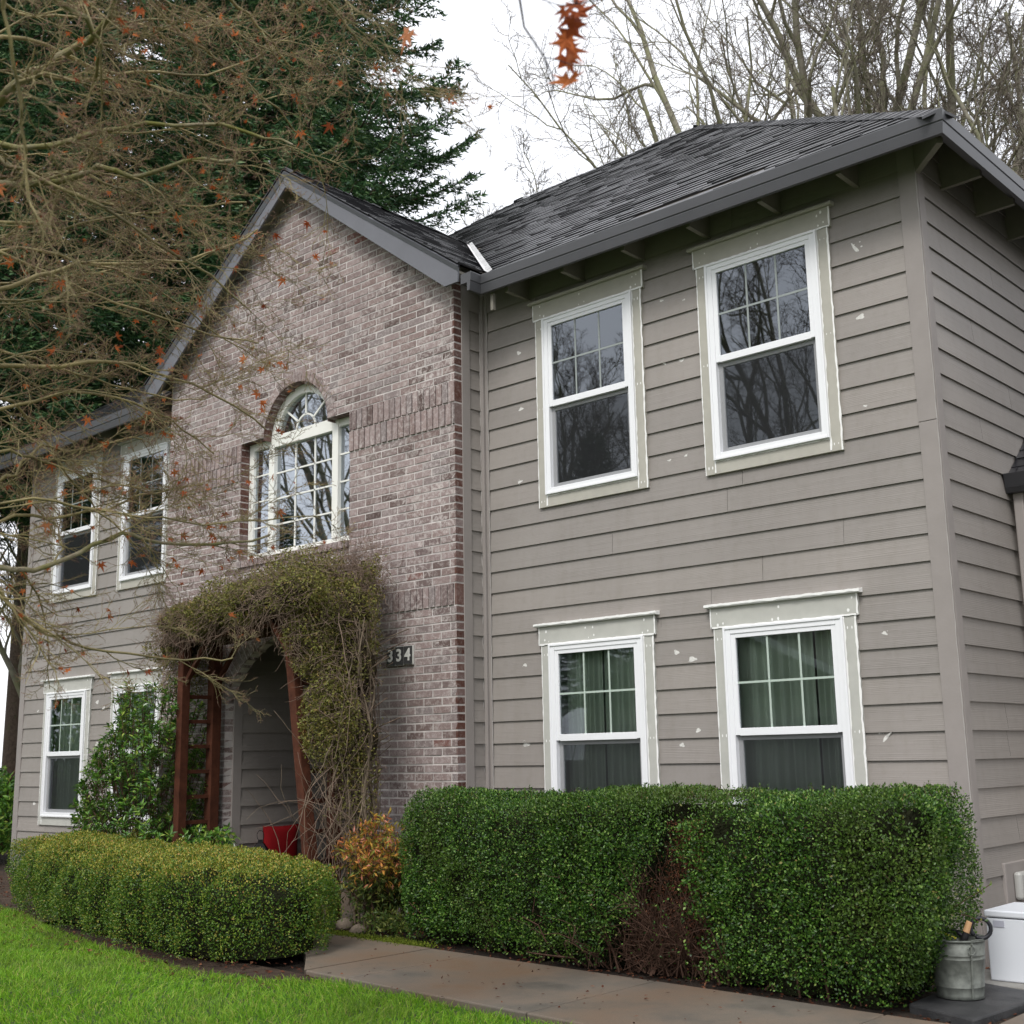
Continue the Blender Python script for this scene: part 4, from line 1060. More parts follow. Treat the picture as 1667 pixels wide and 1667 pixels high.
# --- right hedge: long clipped box
HR_ = dict(x0=-3.72, x1=.44, z0=ZG+.02, z1=.86)
def hr_front(x): return -1.40-.085*(x+3.7)-.03*np.sin(x*2.2)
def hr_back(x): return hr_front(x)+.92
def hedge_right():
    g = np.random.default_rng(100); root = empty('hedge', (-1.6, -1.2, ZG), 'long dark green clipped hedge under the right windows with a brown dead gap', 'hedge')
    N = 2600000
    B = np.stack([g.uniform(-3.85, .60, N), g.uniform(-1.95, -.35, N), g.uniform(ZG+.02, 1.0, N)], 1)
    def field(P):
        x, y, z = P.T; x1 = .45-.62*np.clip(.30-z, 0, .42); xc = (x1-3.72)/2; hx = (x1+3.72)/2
        zt_ = .88+.05*(x+3.7)/4.2+.02*np.sin(x*3.1); yc = hr_front(x)+.46+.05*np.clip(.25-z, 0, .4)
        ux = np.clip(1-(hx-np.abs(x-xc))/.46, 0, 3); uy = np.abs(y-yc)/.46; uz = np.clip(1-(zt_-z)/.46, 0, 3)
        return (ux**5+uy**5+uz**5)**.2
    f0 = field(B)+vnoise(B, 5, 1)*.07+vnoise(B, 14, 2)*.065+vnoise(B, 34, 5)*.05; hol = vnoise(B, 11, 3)+.6*vnoise(B, 25, 4); lim = 1-np.where(hol < -.62, .15, 0)
    m_ = (f0 < lim) & (f0 > lim-.10-.16*g.random(N)**3); P = B[m_][:210000]; N = len(P); print('right hedge leaves', N); e_ = .02
    nrm = unit(np.stack([field(P+np.eye(3)[k]*e_)-field(P-np.eye(3)[k]*e_) for k in range(3)], 1))
    zz = P[:, 2]; cxg = -1.13-.30*np.clip(.5-zz, 0, 1)+.05*np.sin(zz*9); hw = .085+.31*np.clip((.62-zz)/.6, 0, 1)+.04*np.sin(zz*17)+.03*np.sin(zz*41)+.05*g.normal(size=len(zz))
    gap = (np.abs(P[:, 0]-cxg) < hw) & (P[:, 1] < hr_front(P[:, 0])+.5) & (zz < .92)
    gap |= (np.abs(P[:, 0]+1.05) < .13) & (P[:, 1] > hr_front(P[:, 0])+.35)
    fade = g.random(N) < .972
    low = (zz < ZG+.10) & (g.random(N) < .75)
    K = ~(gap & fade) & ~low
    P1, n1 = P[K], nrm[K]; n = len(P1)
    D = unit(unit(n1)*.75+rand_dirs(n, g)*.9+np.array([0, 0, .35])); Nn = unit(unit(n1)+rand_dirs(n, g)*.8)
    sv = 1+.28*vnoise(P1, 9, 11); V, F = leaves(P1, D, Nn, g.uniform(.010, .023, n)*sv, g.uniform(.007, .014, n)*sv, .1)
    np_mesh('foliage', V, F, 'box_dark', parent=root)
    # dead foliage in the gap
    n = 6500; z = ZG+.03+g.random(n)**.8*.84; cx = -1.13-.30*np.clip(.5-z, 0, 1); hw = .10+.33*np.clip((.62-z)/.6, 0, 1)
    x = cx+g.uniform(-1, 1, n)*hw; y = hr_front(x)+.14+g.random(n)*.4
    P2 = np.stack([x, y, z], 1); V, F = leaves(P2, rand_dirs(n, g), rand_dirs(n, g), g.uniform(.010, .022, n), g.uniform(.005, .010, n))
    np_mesh('dead_foliage', V, F, 'dead_leaf', parent=root)
    sg = Segs()
    for i in range(230):
        x0 = -1.45+g.normal()*.22; p = np.array([x0, hr_front(x0)+.25+g.uniform(-.08, .15), ZG]); d = unit(np.array([g.normal()*.5+.15, g.normal()*.35-.15, 1.])); pts = [p]
        L = g.uniform(.25, .85)
        for k in range(6): d = unit(d+g.normal(size=3)*.22); p = p+d*L/6; pts.append(p)
        sg.poly(pts, np.linspace(.006, .0015, 7)*g.uniform(.5, 1.2), 0)
        for k in range(5):
            q = pts[g.integers(1, 6)]; dd = unit(d+rand_dirs(1, g)[0]*1.2); sg.poly([q, q+dd*.06, q+dd*.13+rand_dirs(1, g)[0]*.02], [.002, .0015, .001], 0)
    # stems and roots under the whole hedge
    for i in range(150):
        x0 = g.uniform(-3.6, .0); p = np.array([x0, hr_front(x0)+g.uniform(.15, .6), ZG-.01]); d = unit(np.array([g.normal()*.6, g.normal()*.5, 1.2])); pts = [p]
        for k in range(4): d = unit(d+g.normal(size=3)*.25); p = p+d*.11; pts.append(p)
        sg.poly(pts, np.linspace(.009, .003, 5), 0)
    for (x, z) in [(-2.6, .1), (-2.0, .06), (.33, .40), (.38, .47)]:
        pass
    # sprig sticking out at the right end
    sp = []; pts = [np.array([.42, -1.30, .36])]
    d = np.array([.8, -.1, .55])
    for k in range(6): d = unit(d+g.normal(size=3)*.12); pts.append(pts[-1]+d*.035)
    s2 = Segs(); s2.poly(pts, [.002]*7, 0); pts2 = [np.array([.44, -1.28, .32])]
    d = np.array([.9, -.2, .1])
    for k in range(4): d = unit(d+g.normal(size=3)*.15); pts2.append(pts2[-1]+d*.03)
    s2.poly(pts2, [.002]*5, 0); seg_obj('sprig', s2, 4, ['dead_twig'], root)
    P3 = np.concatenate([np.array(pts), np.array(pts2), np.array(pts2)+.008, np.array(pts)+.006]); n = len(P3)
    V, F = leaves(P3, rand_dirs(n, g), rand_dirs(n, g), np.full(n, .022), np.full(n, .013)); np_mesh('foliage', V, F, 'box_yel', parent=root)
    # loose shoots standing out of the clipped faces
    s3 = Segs(); LP = []; LD = []
    for i in range(520):
        x0 = g.uniform(-3.6, .4); top_ = g.random() < .6; f = hr_front(x0); b0 = np.array([x0, f+(g.uniform(.05, .85) if top_ else .02), (.85+.05*(x0+3.7)/4.2) if top_ else g.uniform(.05, .8)])
        d = unit(np.array([g.normal()*.4, g.normal()*.4-(0 if top_ else 1), 1. if top_ else .5+g.normal()*.3])); L_ = g.uniform(.02, .075); q = b0+d*L_; s3.poly([b0, q], [.0014, .001], 0)
        for k in range(6): LP.append(b0+d*L_*g.uniform(.1, 1)); LD.append(unit(d+rand_dirs(1, g)[0]))
    sg.a += s3.a; n = len(LP); V, F = leaves(np.array(LP), np.array(LD), rand_dirs(n, g), g.uniform(.012, .02, n), g.uniform(.008, .012, n), .1); np_mesh('foliage', V, F, 'box_dark', parent=root)
    seg_obj('bare_stems', sg, 4, ['dead_twig'], root)
    # dark inner twig mass
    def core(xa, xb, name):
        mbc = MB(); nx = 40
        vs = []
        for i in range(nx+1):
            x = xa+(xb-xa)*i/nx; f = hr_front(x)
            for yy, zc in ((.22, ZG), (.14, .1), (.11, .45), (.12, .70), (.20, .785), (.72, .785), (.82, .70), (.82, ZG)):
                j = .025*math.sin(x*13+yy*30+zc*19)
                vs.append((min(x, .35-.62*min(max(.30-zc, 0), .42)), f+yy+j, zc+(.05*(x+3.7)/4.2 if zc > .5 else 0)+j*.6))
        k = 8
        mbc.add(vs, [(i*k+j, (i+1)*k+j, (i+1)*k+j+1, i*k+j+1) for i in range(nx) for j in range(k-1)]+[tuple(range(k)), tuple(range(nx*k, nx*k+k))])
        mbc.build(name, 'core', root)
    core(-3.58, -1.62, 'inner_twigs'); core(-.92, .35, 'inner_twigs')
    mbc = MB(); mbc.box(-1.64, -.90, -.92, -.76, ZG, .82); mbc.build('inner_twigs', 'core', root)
hedge_right()

# --- left hedge: low rounded, yellow tips
def hedge_left():
    g = np.random.default_rng(200); root = empty('hedge', (-5.3, -2.2, ZG), 'low rounded clipped hedge with yellow green tips between lawn and arbor', 'hedge')
    cl = np.array([(-8.05, -1.40), (-7.2, -1.66), (-6.2, -1.93), (-5.0, -2.17), (-4.4, -2.25), (-4.12, -2.27)])
    seg = np.linalg.norm(np.diff(cl, axis=0), axis=1); cum = np.concatenate([[0], np.cumsum(seg)]); Lt = cum[-1]
    def centre(s): return np.stack([np.interp(s, cum, cl[:, 0]), np.interp(s, cum, cl[:, 1])], 1)
    HW = .60; N = 2600000
    B = np.stack([g.uniform(-8.8, -3.0, N), g.uniform(-3.2, -.7, N), g.uniform(ZG+.02, ZG+.72, N)], 1)
    def field(P):
        best = np.full(len(P), 9.); 
        for i in range(len(cl)-1):
            a_, b_ = cl[i], cl[i+1]; ab = b_-a_; t = np.clip(((P[:, :2]-a_)@ab)/(ab@ab), 0, 1); best = np.minimum(best, np.linalg.norm(P[:, :2]-a_-t[:, None]*ab, axis=1))
        h_ = (P[:, 2]-ZG)/(.61+.02*np.sin(P[:, 0]*2.3)); w_ = HW*(1-.10*np.clip(.35-h_, 0, 1))
        cleft = 1-np.abs(np.sin(P[:, 0]*math.pi/.66+.35*np.sin(P[:, 2]*7)))**.3
        return ((best/w_)**5.5+np.clip(h_, 0, 2)**6.5)**(1/6)+.26*cleft*(best > .25)*(1-h_*.5)
    f0 = field(B)+vnoise(B, 6, 1)*.06+vnoise(B, 15, 2)*.06+vnoise(B, 36, 8)*.045; lim = 1-.06*(vnoise(B, 12, 3)+.5*vnoise(B, 27, 7) < -.7)*2
    m_ = (f0 < lim) & (f0 > lim-.085-.05*g.random(N)**3); B = B[m_]; B = B[:150000]; e_ = .02
    nr = unit(np.stack([field(B+np.eye(3)[k]*e_)-field(B-np.eye(3)[k]*e_) for k in range(3)], 1)); P = B
    K = ~((P[:, 2] < ZG+.12) & (g.random(len(P)) < .5)); P, nr = P[K], nr[K]; n = len(P); print('left hedge leaves', n)
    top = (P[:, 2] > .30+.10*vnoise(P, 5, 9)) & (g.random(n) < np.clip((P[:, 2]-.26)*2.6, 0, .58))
    D = unit(nr*.7+rand_dirs(n, g)*.9+np.array([0, 0, .4])); Nn = unit(nr+rand_dirs(n, g)*.8)
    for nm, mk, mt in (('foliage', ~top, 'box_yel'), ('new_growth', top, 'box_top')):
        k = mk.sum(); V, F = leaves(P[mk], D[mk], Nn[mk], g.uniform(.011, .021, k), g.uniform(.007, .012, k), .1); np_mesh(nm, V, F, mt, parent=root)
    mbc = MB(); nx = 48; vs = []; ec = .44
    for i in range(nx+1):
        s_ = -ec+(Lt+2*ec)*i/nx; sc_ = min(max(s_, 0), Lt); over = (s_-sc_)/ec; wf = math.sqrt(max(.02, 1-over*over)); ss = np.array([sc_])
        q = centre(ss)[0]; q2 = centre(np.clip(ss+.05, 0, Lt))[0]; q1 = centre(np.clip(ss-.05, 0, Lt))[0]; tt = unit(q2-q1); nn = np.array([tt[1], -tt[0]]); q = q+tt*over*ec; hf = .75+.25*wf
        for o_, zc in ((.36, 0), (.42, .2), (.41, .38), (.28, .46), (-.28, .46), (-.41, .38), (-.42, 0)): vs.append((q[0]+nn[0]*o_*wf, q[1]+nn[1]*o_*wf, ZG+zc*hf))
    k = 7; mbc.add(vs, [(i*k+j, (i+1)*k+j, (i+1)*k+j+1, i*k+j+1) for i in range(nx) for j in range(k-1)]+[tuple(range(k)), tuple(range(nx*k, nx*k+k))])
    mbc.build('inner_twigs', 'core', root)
hedge_left()

# ================================================================== SHRUBS
def stems(g, base, n, L, spread, r0, segs=6, wig=.15, up=1.0):
    out = []
    for i in range(n):
        p = np.array(base)+np.array([g.normal()*.05, g.normal()*.05, 0]); d = unit(np.array([g.normal()*spread, g.normal()*spread, up])); l = L*g.uniform(.6, 1.1); pts = [p]
        for k in range(segs): d = unit(d+g.normal(size=3)*wig+np.array([0, 0, .05])); p = p+d*l/segs; pts.append(p)
        out.append((pts, np.linspace(r0, r0*.3, segs+1)))
    return out
def glossy_shrub():
    g = np.random.default_rng(300); root = empty('shrub', (-7.9, -.9, ZG), 'glossy broad leaved evergreen shrub left of the arbor in front of a lower window', 'shrub')
    # clusters filling an irregular outline: wide at the foot, narrowing upwards
    cl = []
    while len(cl) < 1500:
        z = g.uniform(ZG+.1, 1.95); x = g.uniform(-9.3, -6.5); y = g.uniform(-1.45, -.18)
        cx = -7.80+.0*z; hw = np.interp(z, [-.1, .5, 1.0, 1.5, 1.95], [1.2, 1.25, .95, .82, .5]); hd = np.interp(z, [-.1, 1, 1.9], [.55, .5, .3])
        e = ((x-cx-.1*math.sin(z*5))/hw)**2+((y+.80)/hd)**2
        if z > .55 and x > -7.22: continue
        if e < 1 and g.random() < .25+.75*e: cl.append((x, y, z))
    cl = np.array(cl); sg = Segs(); ctr = np.array([-7.8, -.8, .1])
    P = []; D = []; N = []
    for c in cl:
        d = unit(c-ctr+np.array([0, 0, .4])); m = g.integers(9, 17)
        b0 = c-d*g.uniform(.12, .25); sg.poly([b0, (b0+c)/2+g.normal(size=3)*.01, c], [.005, .003, .002], 0)
        for k in range(m):
            a = k*2.4+g.uniform(-.4, .4); u = unit(np.cross(d, [.3, .2, .9])); w = np.cross(d, u)
            P.append(c-d*g.uniform(0, .10)); dd = unit(d*g.uniform(.1, .9)+(u*math.cos(a)+w*math.sin(a))*.9+np.array([0, 0, -.15])); D.append(dd); N.append(unit(d+np.array([0, 0, .6])+g.normal(size=3)*.3))
    n = len(P); V, F = leaves(np.array(P), np.array(D), np.array(N), g.uniform(.045, .08, n), g.uniform(.018, .030, n), .2)
    np_mesh('foliage', V, F, 'gloss_leaf', parent=root)
    for pts, rs in stems(g, (-7.8, -.8, ZG), 22, 1.1, .28, .012): sg.poly(pts, rs, 0)
    seg_obj('stem', sg, 5, ['dead_twig'], root)
glossy_shrub()
def nandina():
    g = np.random.default_rng(310); root = empty('shrub', (-4.1, -1.0, ZG), 'small orange and pink tipped bamboo like shrub between arbor and right hedge', 'shrub')
    sg = Segs(); P = []; D = []; tipn = []
    for pts, rs in stems(g, (-4.08, -1.05, ZG), 36, .72, .28, .006, 7, .10): 
        pts = [p+np.array([0, 0, 0]) for p in pts]; sg.poly(pts, rs, 0)
        for k in range(3, 8):
            for q in range(9):
                d = unit(g.normal(size=3)+np.array([0, 0, .3])); b = pts[k]; e = b+d*g.uniform(.05, .12); sg.poly([b, e], [.0012, .0008], 0)
                for f in range(4): P.append(b+(e-b)*g.uniform(.4, 1)); D.append(unit(d+g.normal(size=3)*.7-np.array([0, 0, .2]))); tipn.append(P[-1][2])
    P = np.array(P); D = np.array(D); n = len(P); hot = np.array(tipn)+g.normal(size=n)*.07 > .30
    for m, mt, nm in ((hot, 'nandina', 'foliage'), (~hot, 'nandina_low', 'lower_foliage')):
        k = m.sum(); V, F = leaves(P[m], D[m], rand_dirs(k, g), g.uniform(.035, .065, k), g.uniform(.011, .019, k)); np_mesh(nm, V, F, mt, parent=root)
    seg_obj('stem', sg, 4, ['dead_twig'], root)
nandina()
# low dark perennial foliage by the post foot
g = np.random.default_rng(311); n = 900; P = np.array([-3.85, -1.25, ZG])+g.normal(size=(n, 3))*[.16, .08, .05]+[0, 0, .1]
V, F = leaves(P, unit(g.normal(size=(n, 3))+[0, 0, .4]), rand_dirs(n, g), g.uniform(.02, .05, n), g.uniform(.01, .018, n)); tag(np_mesh('ground_plant', V, F, 'nandina_low'), 'low dark leafy plant at the foot of the hedge by the path', 'plant')
# rocks at the arbor foot
for i, (x, y, s, lb) in enumerate([(-4.45, -1.15, .085, 'rounded brown garden stone nearest the arbor post'), (-4.12, -1.30, .075, 'small garden stone below the orange shrub')]):
    g = np.random.default_rng(320+i); vs = []; k = 10
    mb = MB(); prof = [(.2, -.5), (.8, -.35), (1, 0), (.85, .4), (.4, .62), (.02, .68)]; c = [(x, y, ZG+.02)]
    for r, z in prof: vs += [(x+s*r*math.cos(j*2*math.pi/k)*(1+g.normal()*.1), y+s*.8*r*math.sin(j*2*math.pi/k)*(1+g.normal()*.1), ZG+.02+s*z*(1+g.normal()*.08)) for j in range(k)]
    mb.add(vs, [(a*k+b, a*k+(b+1) % k, (a+1)*k+(b+1) % k, (a+1)*k+b) for a in range(5) for b in range(k)]+[tuple(range(5*k, 6*k))])
    tag(mb.build('garden_stone', 'stone', smooth=True), lb, 'stone', 'stones at the foot of the arbor')

# ================================================================== ARBOR
arb = empty('arbor', (-6.0, -.9, ZG), 'red stained wooden arbor with ladder sides over the porch entrance', 'arbor')
def post(p0, p1, w, nm='post', label=None):
    p0, p1 = Vector(p0), Vector(p1); mb = MB(); mb.obox(p0-Vector((w/2, w/2, 0)), (w, 0, 0), (0, w, 0), p1-p0)
    o = mb.build(nm, 'redwood', arb, bevel=.004)
    if label: o['label'] = label
LF, LBk = (-7.22, -.84), (-7.22, -.49); RF, RBk = (-4.86, -1.30), (-4.86, -.93)
zt = 2.28
post((LF[0], LF[1], ZG), (LF[0], LF[1], zt), .088); post((LBk[0], LBk[1], ZG), (LBk[0]+.0, LBk[1], zt), .10)
post((RF[0]+.22, RF[1]+.02, ZG), (RF[0]-.12, RF[1], zt-.15), .088, label='leaning front right post'); post((RBk[0], RBk[1], ZG+.0), (RBk[0], RBk[1], zt), .088)
mb = MB(); z = .12
for i in range(9):
    z = ZG+.22+i*.235
    for (a, b, dx0) in ((LF, LBk, 0), (RF, RBk, 1)):
        lean = (.22-.34*(z-ZG)/2.25) if dx0 else 0
        mb = MB(); mb.obox((a[0]+lean-.02, a[1]+.03, z), (.04, 0, 0), (-lean, b[1]-a[1]-.06, 0), (0, 0, .036)); mb.build('rung', 'redwood', arb, bevel=.002)
def beam(a, b, w, h, nm='beam'):
    a, b = Vector(a), Vector(b); d = b-a; n = Vector((-d.y, d.x, 0)).normalized()*w; mb = MB(); mb.obox(a-n/2, d, n, (0, 0, h)); mb.build(nm, 'redwood', arb, bevel=.003)
for (l, r) in ((LF, RF), (LBk, RBk)):
    dv = (Vector((*r, 0))-Vector((*l, 0))).normalized()*.28
    beam((l[0]-dv.x, l[1]-dv.y, zt-.02), (r[0]+dv.x, r[1]+dv.y, zt-.02), .04, .13)
for i in range(7):
    t = i/6; a = Vector((*LF, 0)).lerp(Vector((*RF, 0)), t); b = Vector((*LBk, 0)).lerp(Vector((*RBk, 0)), t); e = (b-a).normalized()*.12
    beam((a.x-e.x, a.y-e.y, zt+.11), (b.x+e.x, b.y+e.y, zt+.11), .036, .06, 'rafter')
for (p, sx) in ((RF, -1), (LF, 1), (RBk, -1), (LBk, 1)):
    mb = MB(); mb.obox((p[0]+sx*.03, p[1]-.02, zt-.42), (sx*.36, 0, .40), (0, .04, 0), (0, 0, .06)); mb.build('brace', 'redwood', arb)

# vine over the arbor, spilling down its right side
def vine():
    g = np.random.default_rng(400); root = empty('climbing_vine', (-4.6, -1.0, ZG), 'half bare olive brown climbing vine heaped over the arbor top and right side', 'vine')
    P = []
    # blobs: centre, radii, weight
    bl = [((-6.85, -.78, 2.48), (.85, .42, .16), 1.4), ((-7.55, -.66, 2.28), (.36, .34, .22), .9), ((-6.0, -.85, 2.62), (.8, .42, .26), 1.6), ((-5.2, -.95, 2.60), (.62, .42, .33), 1.6), ((-4.75, -.95, 2.3), (.42, .40, .42), 1.5),
          ((-4.62, -.95, 1.85), (.36, .36, .45), 1.3), ((-4.58, -.95, 1.3), (.34, .34, .45), 1.1), ((-4.52, -.95, .85), (.30, .30, .35), .65), ((-5.6, -.60, 2.72), (.7, .25, .18), .9), ((-4.75, -.70, 2.62), (.32, .3, .2), .8), ((-7.6, -.62, 2.0), (.22, .25, .25), .25)]
    bl += [((-7.22+2.5*t_/6, -.84-.49*t_/6-.14, 2.47), (.34, .16, .17), .5) for t_ in range(7)]+[((-4.72, -1.32, 2.15), (.28, .18, .35), .8), ((-4.52, -1.25, 1.55), (.26, .2, .4), .6)]
    W = np.array([b[2] for b in bl]); W /= W.sum(); N = 105000
    idx = g.choice(len(bl), N, p=W); C_ = np.array([b[0] for b in bl])[idx]; R_ = np.array([b[1] for b in bl])[idx]
    u = rand_dirs(N, g); rad = g.random(N)**.30; P = C_+u*R_*rad[:, None]; P += np.stack([vnoise(P, 7, 1), vnoise(P, 7, 2), vnoise(P, 7, 3)], 1)*.06
    P = P[P[:, 1] < -.40]; cut = vnoise(P, 9, 5)+.5*vnoise(P, 22, 6); P = P[cut > -.30]; P = P[P[:, 0] < -4.60-.9*(P[:, 1]+.7)+.05*g.normal(size=len(P))]; P = P[~((P[:, 2] < 1.05) & (P[:, 0] < -4.50+.08*g.normal(size=len(P))))]; P = P[~((P[:, 2] < 1.7) & (P[:, 0] < -4.80+.06*g.normal(size=len(P))))]; n = len(P)
    D = unit(rand_dirs(n, g)+np.array([0, -.2, -.25])); V, F = leaves(P, D, rand_dirs(n, g), g.uniform(.016, .036, n), g.uniform(.009, .017, n), .15)
    np_mesh('foliage', V, F, 'vine_leaf', parent=root)
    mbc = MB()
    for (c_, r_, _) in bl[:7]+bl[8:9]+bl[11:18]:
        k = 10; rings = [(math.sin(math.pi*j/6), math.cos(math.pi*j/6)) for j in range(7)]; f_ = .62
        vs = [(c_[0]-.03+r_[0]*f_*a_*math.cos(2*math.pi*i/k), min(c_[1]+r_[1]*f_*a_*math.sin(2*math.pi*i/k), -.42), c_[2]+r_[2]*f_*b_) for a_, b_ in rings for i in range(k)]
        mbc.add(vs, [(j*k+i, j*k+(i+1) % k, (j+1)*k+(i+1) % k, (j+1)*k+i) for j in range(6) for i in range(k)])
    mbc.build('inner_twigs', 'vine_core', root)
    # tangle of fine dry twigs
    sg = Segs(); m = 9000; idx = g.choice(len(bl), m, p=W)
    for i in range(m):
        c, r, _ = bl[idx[i]]; p = np.array(c)+rand_dirs(1, g)[0]*np.array(r)*g.uniform(.4, 1.08)
        d = unit(rand_dirs(1, g)[0]+np.array([0, 0, -.15])); L = g.uniform(.06, .26); pts = [p]
        for k in range(4): d = unit(d+g.normal(size=3)*.3+np.array([0, 0, -.08])); p = p+d*L/4; pts.append(p)
        if max(q[1] for q in pts) > -.39 or p[0] > -4.60-.9*(p[1]+.7) or (p[2] < 1.7 and p[0] < -4.74): continue
        sg.poly(pts, np.linspace(.0022, .0009, 5), 1)
    # long stems hanging and climbing on the right side
    for i in range(140):
        x = -4.47+g.normal()*.15; y = -1.0+g.normal()*.15; z = ZG+g.uniform(0, .4) if i % 2 else g.uniform(1.0, 2.3); d = np.array([g.normal()*.12, g.normal()*.1, 1. if i % 2 else -1.]); p = np.array([x+.05, min(y, -.5), z]); pts = [p]; n_ = g.integers(9, 20)
        for k in range(n_): d = unit(d+g.normal(size=3)*.20+(np.array([-.02*(p[0]+4.55)*8, 0, .04 if i % 2 else -.06]))); p = p+d*.085; p[2] = max(p[2], ZG+.03); p[1] = min(p[1], -.42); p[0] = min(max(p[0], -4.62 if p[2] < 1.1 else -4.8), -4.62-.9*(p[1]+.7)); pts.append(p.copy())
        sg.poly(pts, np.linspace(g.uniform(.003, .006), .0015, len(pts)), 0 if i % 3 else 1)
    for i in range(7):   # thick twisted main stems
        p = np.array([-4.42+g.normal()*.05, -1.02+g.normal()*.05, ZG]); d = np.array([.0, 0, 1.]); pts = [p]
        for k in range(22): d = unit(np.array([-.04+.22*math.sin(k*.7+i), .15*math.cos(k*.6+i*2), 1.])+g.normal(size=3)*.08); p = p+d*.11; pts.append(p)
        sg.poly(pts, np.linspace(.016, .007, 23), 0)
    # dry shoots poking below the top and over the entrance
    for i in range(420):
        t = g.random(); x = -7.4+t*2.7; p = np.array([x, -.84-.46*t-.12+g.uniform(-.1, .3), 2.38+g.uniform(-.08, .1)]); d = unit(np.array([g.normal()*.5, -.2+g.normal()*.3, -.7])); L = g.uniform(.1, .42); pts = [p]
        for k in range(5): d = unit(d+g.normal(size=3)*.22); p = p+d*L/5; pts.append(p)
        sg.poly(pts, np.linspace(.0025, .0011, 6), 1)
    for i in range(900):   # dry fringe at upper right, against the brick, and lower left
        a = g.random()
        c = np.array([-4.45, -.75, 2.7]) if a < .6 else np.array([-7.75, -.62, 2.1]); c = c-np.array([.34, 0, 0])*(a < .6); p = c+g.normal(size=3)*[.13, .12, .16]; p[1] = min(p[1], -.42); d = unit(rand_dirs(1, g)[0]+np.array([.3, 0, .3])); pts = [p]
        for k in range(4): d = unit(d+g.normal(size=3)*.3); p = p+d*.045; p[1] = min(p[1], -.41); pts.append(p.copy())
        sg.poly(pts, np.linspace(.002, .0009, 5), 1)
    seg_obj('stem', sg, 4, ['vine_stem', 'vine_dry'], root)
vine()

# ================================================================== SMALL THINGS
def bucket():
    c = (.36, -1.18, ZG+.028); root = empty('bucket', c, 'dented galvanised metal bucket with ribs standing on slate by the hedge end', 'bucket')
    mb = MB(); r0, r1, h = .112, .140, .285
    def rr(z): return r0+(r1-r0)*z/h
    prof = [(0, .006), (r0-.012, .006), (r0-.006, 0), (r0+.003, .002), (rr(.02), .02)]
    for z in (.058, .192, .212): prof += [(rr(z-.004), z-.004), (rr(z)+.0026, z-.001), (rr(z)+.0026, z+.001), (rr(z+.004), z+.004)]
    prof = sorted(prof[4:], key=lambda q: q[1]); prof = [(0, .006), (r0-.012, .006), (r0-.006, 0), (r0+.003, .002)]+prof
    prof += [(rr(h)-.001, h-.008)]
    inner = [(rr(h)-.006, h-.008), (r0-.006, .02), (0, .02)]
    mb.lathe(c, prof+inner, 40); mb.build('body', 'galv', root, smooth=True)
    mb = MB(); pts = [(c[0]+(rr(h)+.002)*math.cos(a*math.pi/20), c[1]+(rr(h)+.002)*math.sin(a*math.pi/20), c[2]+h-.003) for a in range(41)]; mb.tube(pts, .0055, 8, caps=False); mb.build('rim', 'galv', root, smooth=True)
    mb = MB(); a0 = R(-38)
    q = Vector((math.cos(a0), math.sin(a0), 0)); s = Vector((-q.y, q.x, 0)); C0 = Vector(c)+q*(rr(h-.05)+.007)+Vector((0, 0, h-.045))
    mb.tube([C0+s*.02*math.cos(t*.45)+Vector((0, 0, .020*math.sin(t*.45))) for t in range(15)], .0025, 6); mb.build('handle_ear', 'galv', root)
    mb = MB(); mb.tube([C0+Vector((0, 0, .02)), C0+Vector((0, 0, .03))+q*.012]+[Vector(c)+Vector((0, 0, h+.004))+(q*math.cos(t)+s*math.sin(t))*(r1+.008) for t in [0, .4, .8, 1.2, 1.6, 2.0, 2.4, 2.8, 3.14]], .0028, 6); mb.build('handle', 'galv', root)
    mb = MB(); mb.obox(Vector(c)+q*(r0+.004)-s*.004+Vector((0, 0, .01)), s*.008, q*.003, q*(r1-r0)+Vector((0, 0, h-.02))); mb.build('seam', 'galv', root)
    return c, h
bc, bh = bucket()
# tools in the bucket
t_ = empty('garden_tool', (bc[0]+.05, bc[1], bc[2]+bh-.05), 'black looped rubber grip tool with a tan collar sticking out of the bucket', 'garden tool')
mb = MB(); cc = Vector((bc[0]+.135, bc[1]-.005, bc[2]+bh+.055)); rv = Vector((.8, .45, 0)).normalized()
mb.tube([cc+rv*.048*math.cos(a*math.pi/16)+Vector((0, 0, .048*math.sin(a*math.pi/16))) for a in range(-11, 21)], .0105, 10); mb.build('loop_grip', 'rubber', t_, smooth=True)
mb = MB(); a = cc-rv*.05+Vector((0, 0, .01)); mb.tube([a+Vector((0, 0, .022)), a-rv*.022-Vector((0, 0, .03))], [.016, .018], 10); mb.build('collar', 'tan', t_, bevel=.002)
mb = MB(); mb.tube([a-rv*.02-Vector((0, 0, .03)), a-rv*.035-Vector((0, 0, .065)), a-rv*.07-Vector((0, 0, .15))], [.016, .018, .012], 10); mb.build('shaft', 'black', t_, smooth=True)
t_ = empty('pruning_shears', (bc[0]-.02, bc[1]-.04, bc[2]+bh-.05), 'yellow and black handled shears lying in the bucket top', 'shears')
mb = MB(); b0 = Vector((bc[0]-.03, bc[1]-.05, bc[2]+bh)); mb.tube([b0+Vector((-.035, -.01, .002)), b0+Vector((-.02, -.01, .028)), b0+Vector((.015, 0, .012)), b0+Vector((.05, .01, .0))], [.007, .008, .008, .006], 8); mb.build('handle', 'yellow', t_, smooth=True)
mb = MB(); mb.tube([b0+Vector((-.06, .03, -.02)), b0+Vector((-.02, .03, .032)), b0+Vector((.05, .03, .03)), b0+Vector((.10, .02, .0))], [.009, .012, .011, .01], 8); mb.build('handle', 'rubber', t_, smooth=True)
mb = MB(); mb.tube([b0+Vector((.05, .01, 0)), b0+Vector((.09, -.015, -.05))], [.006, .003], 6); mb.build('blade', 'galv', t_)
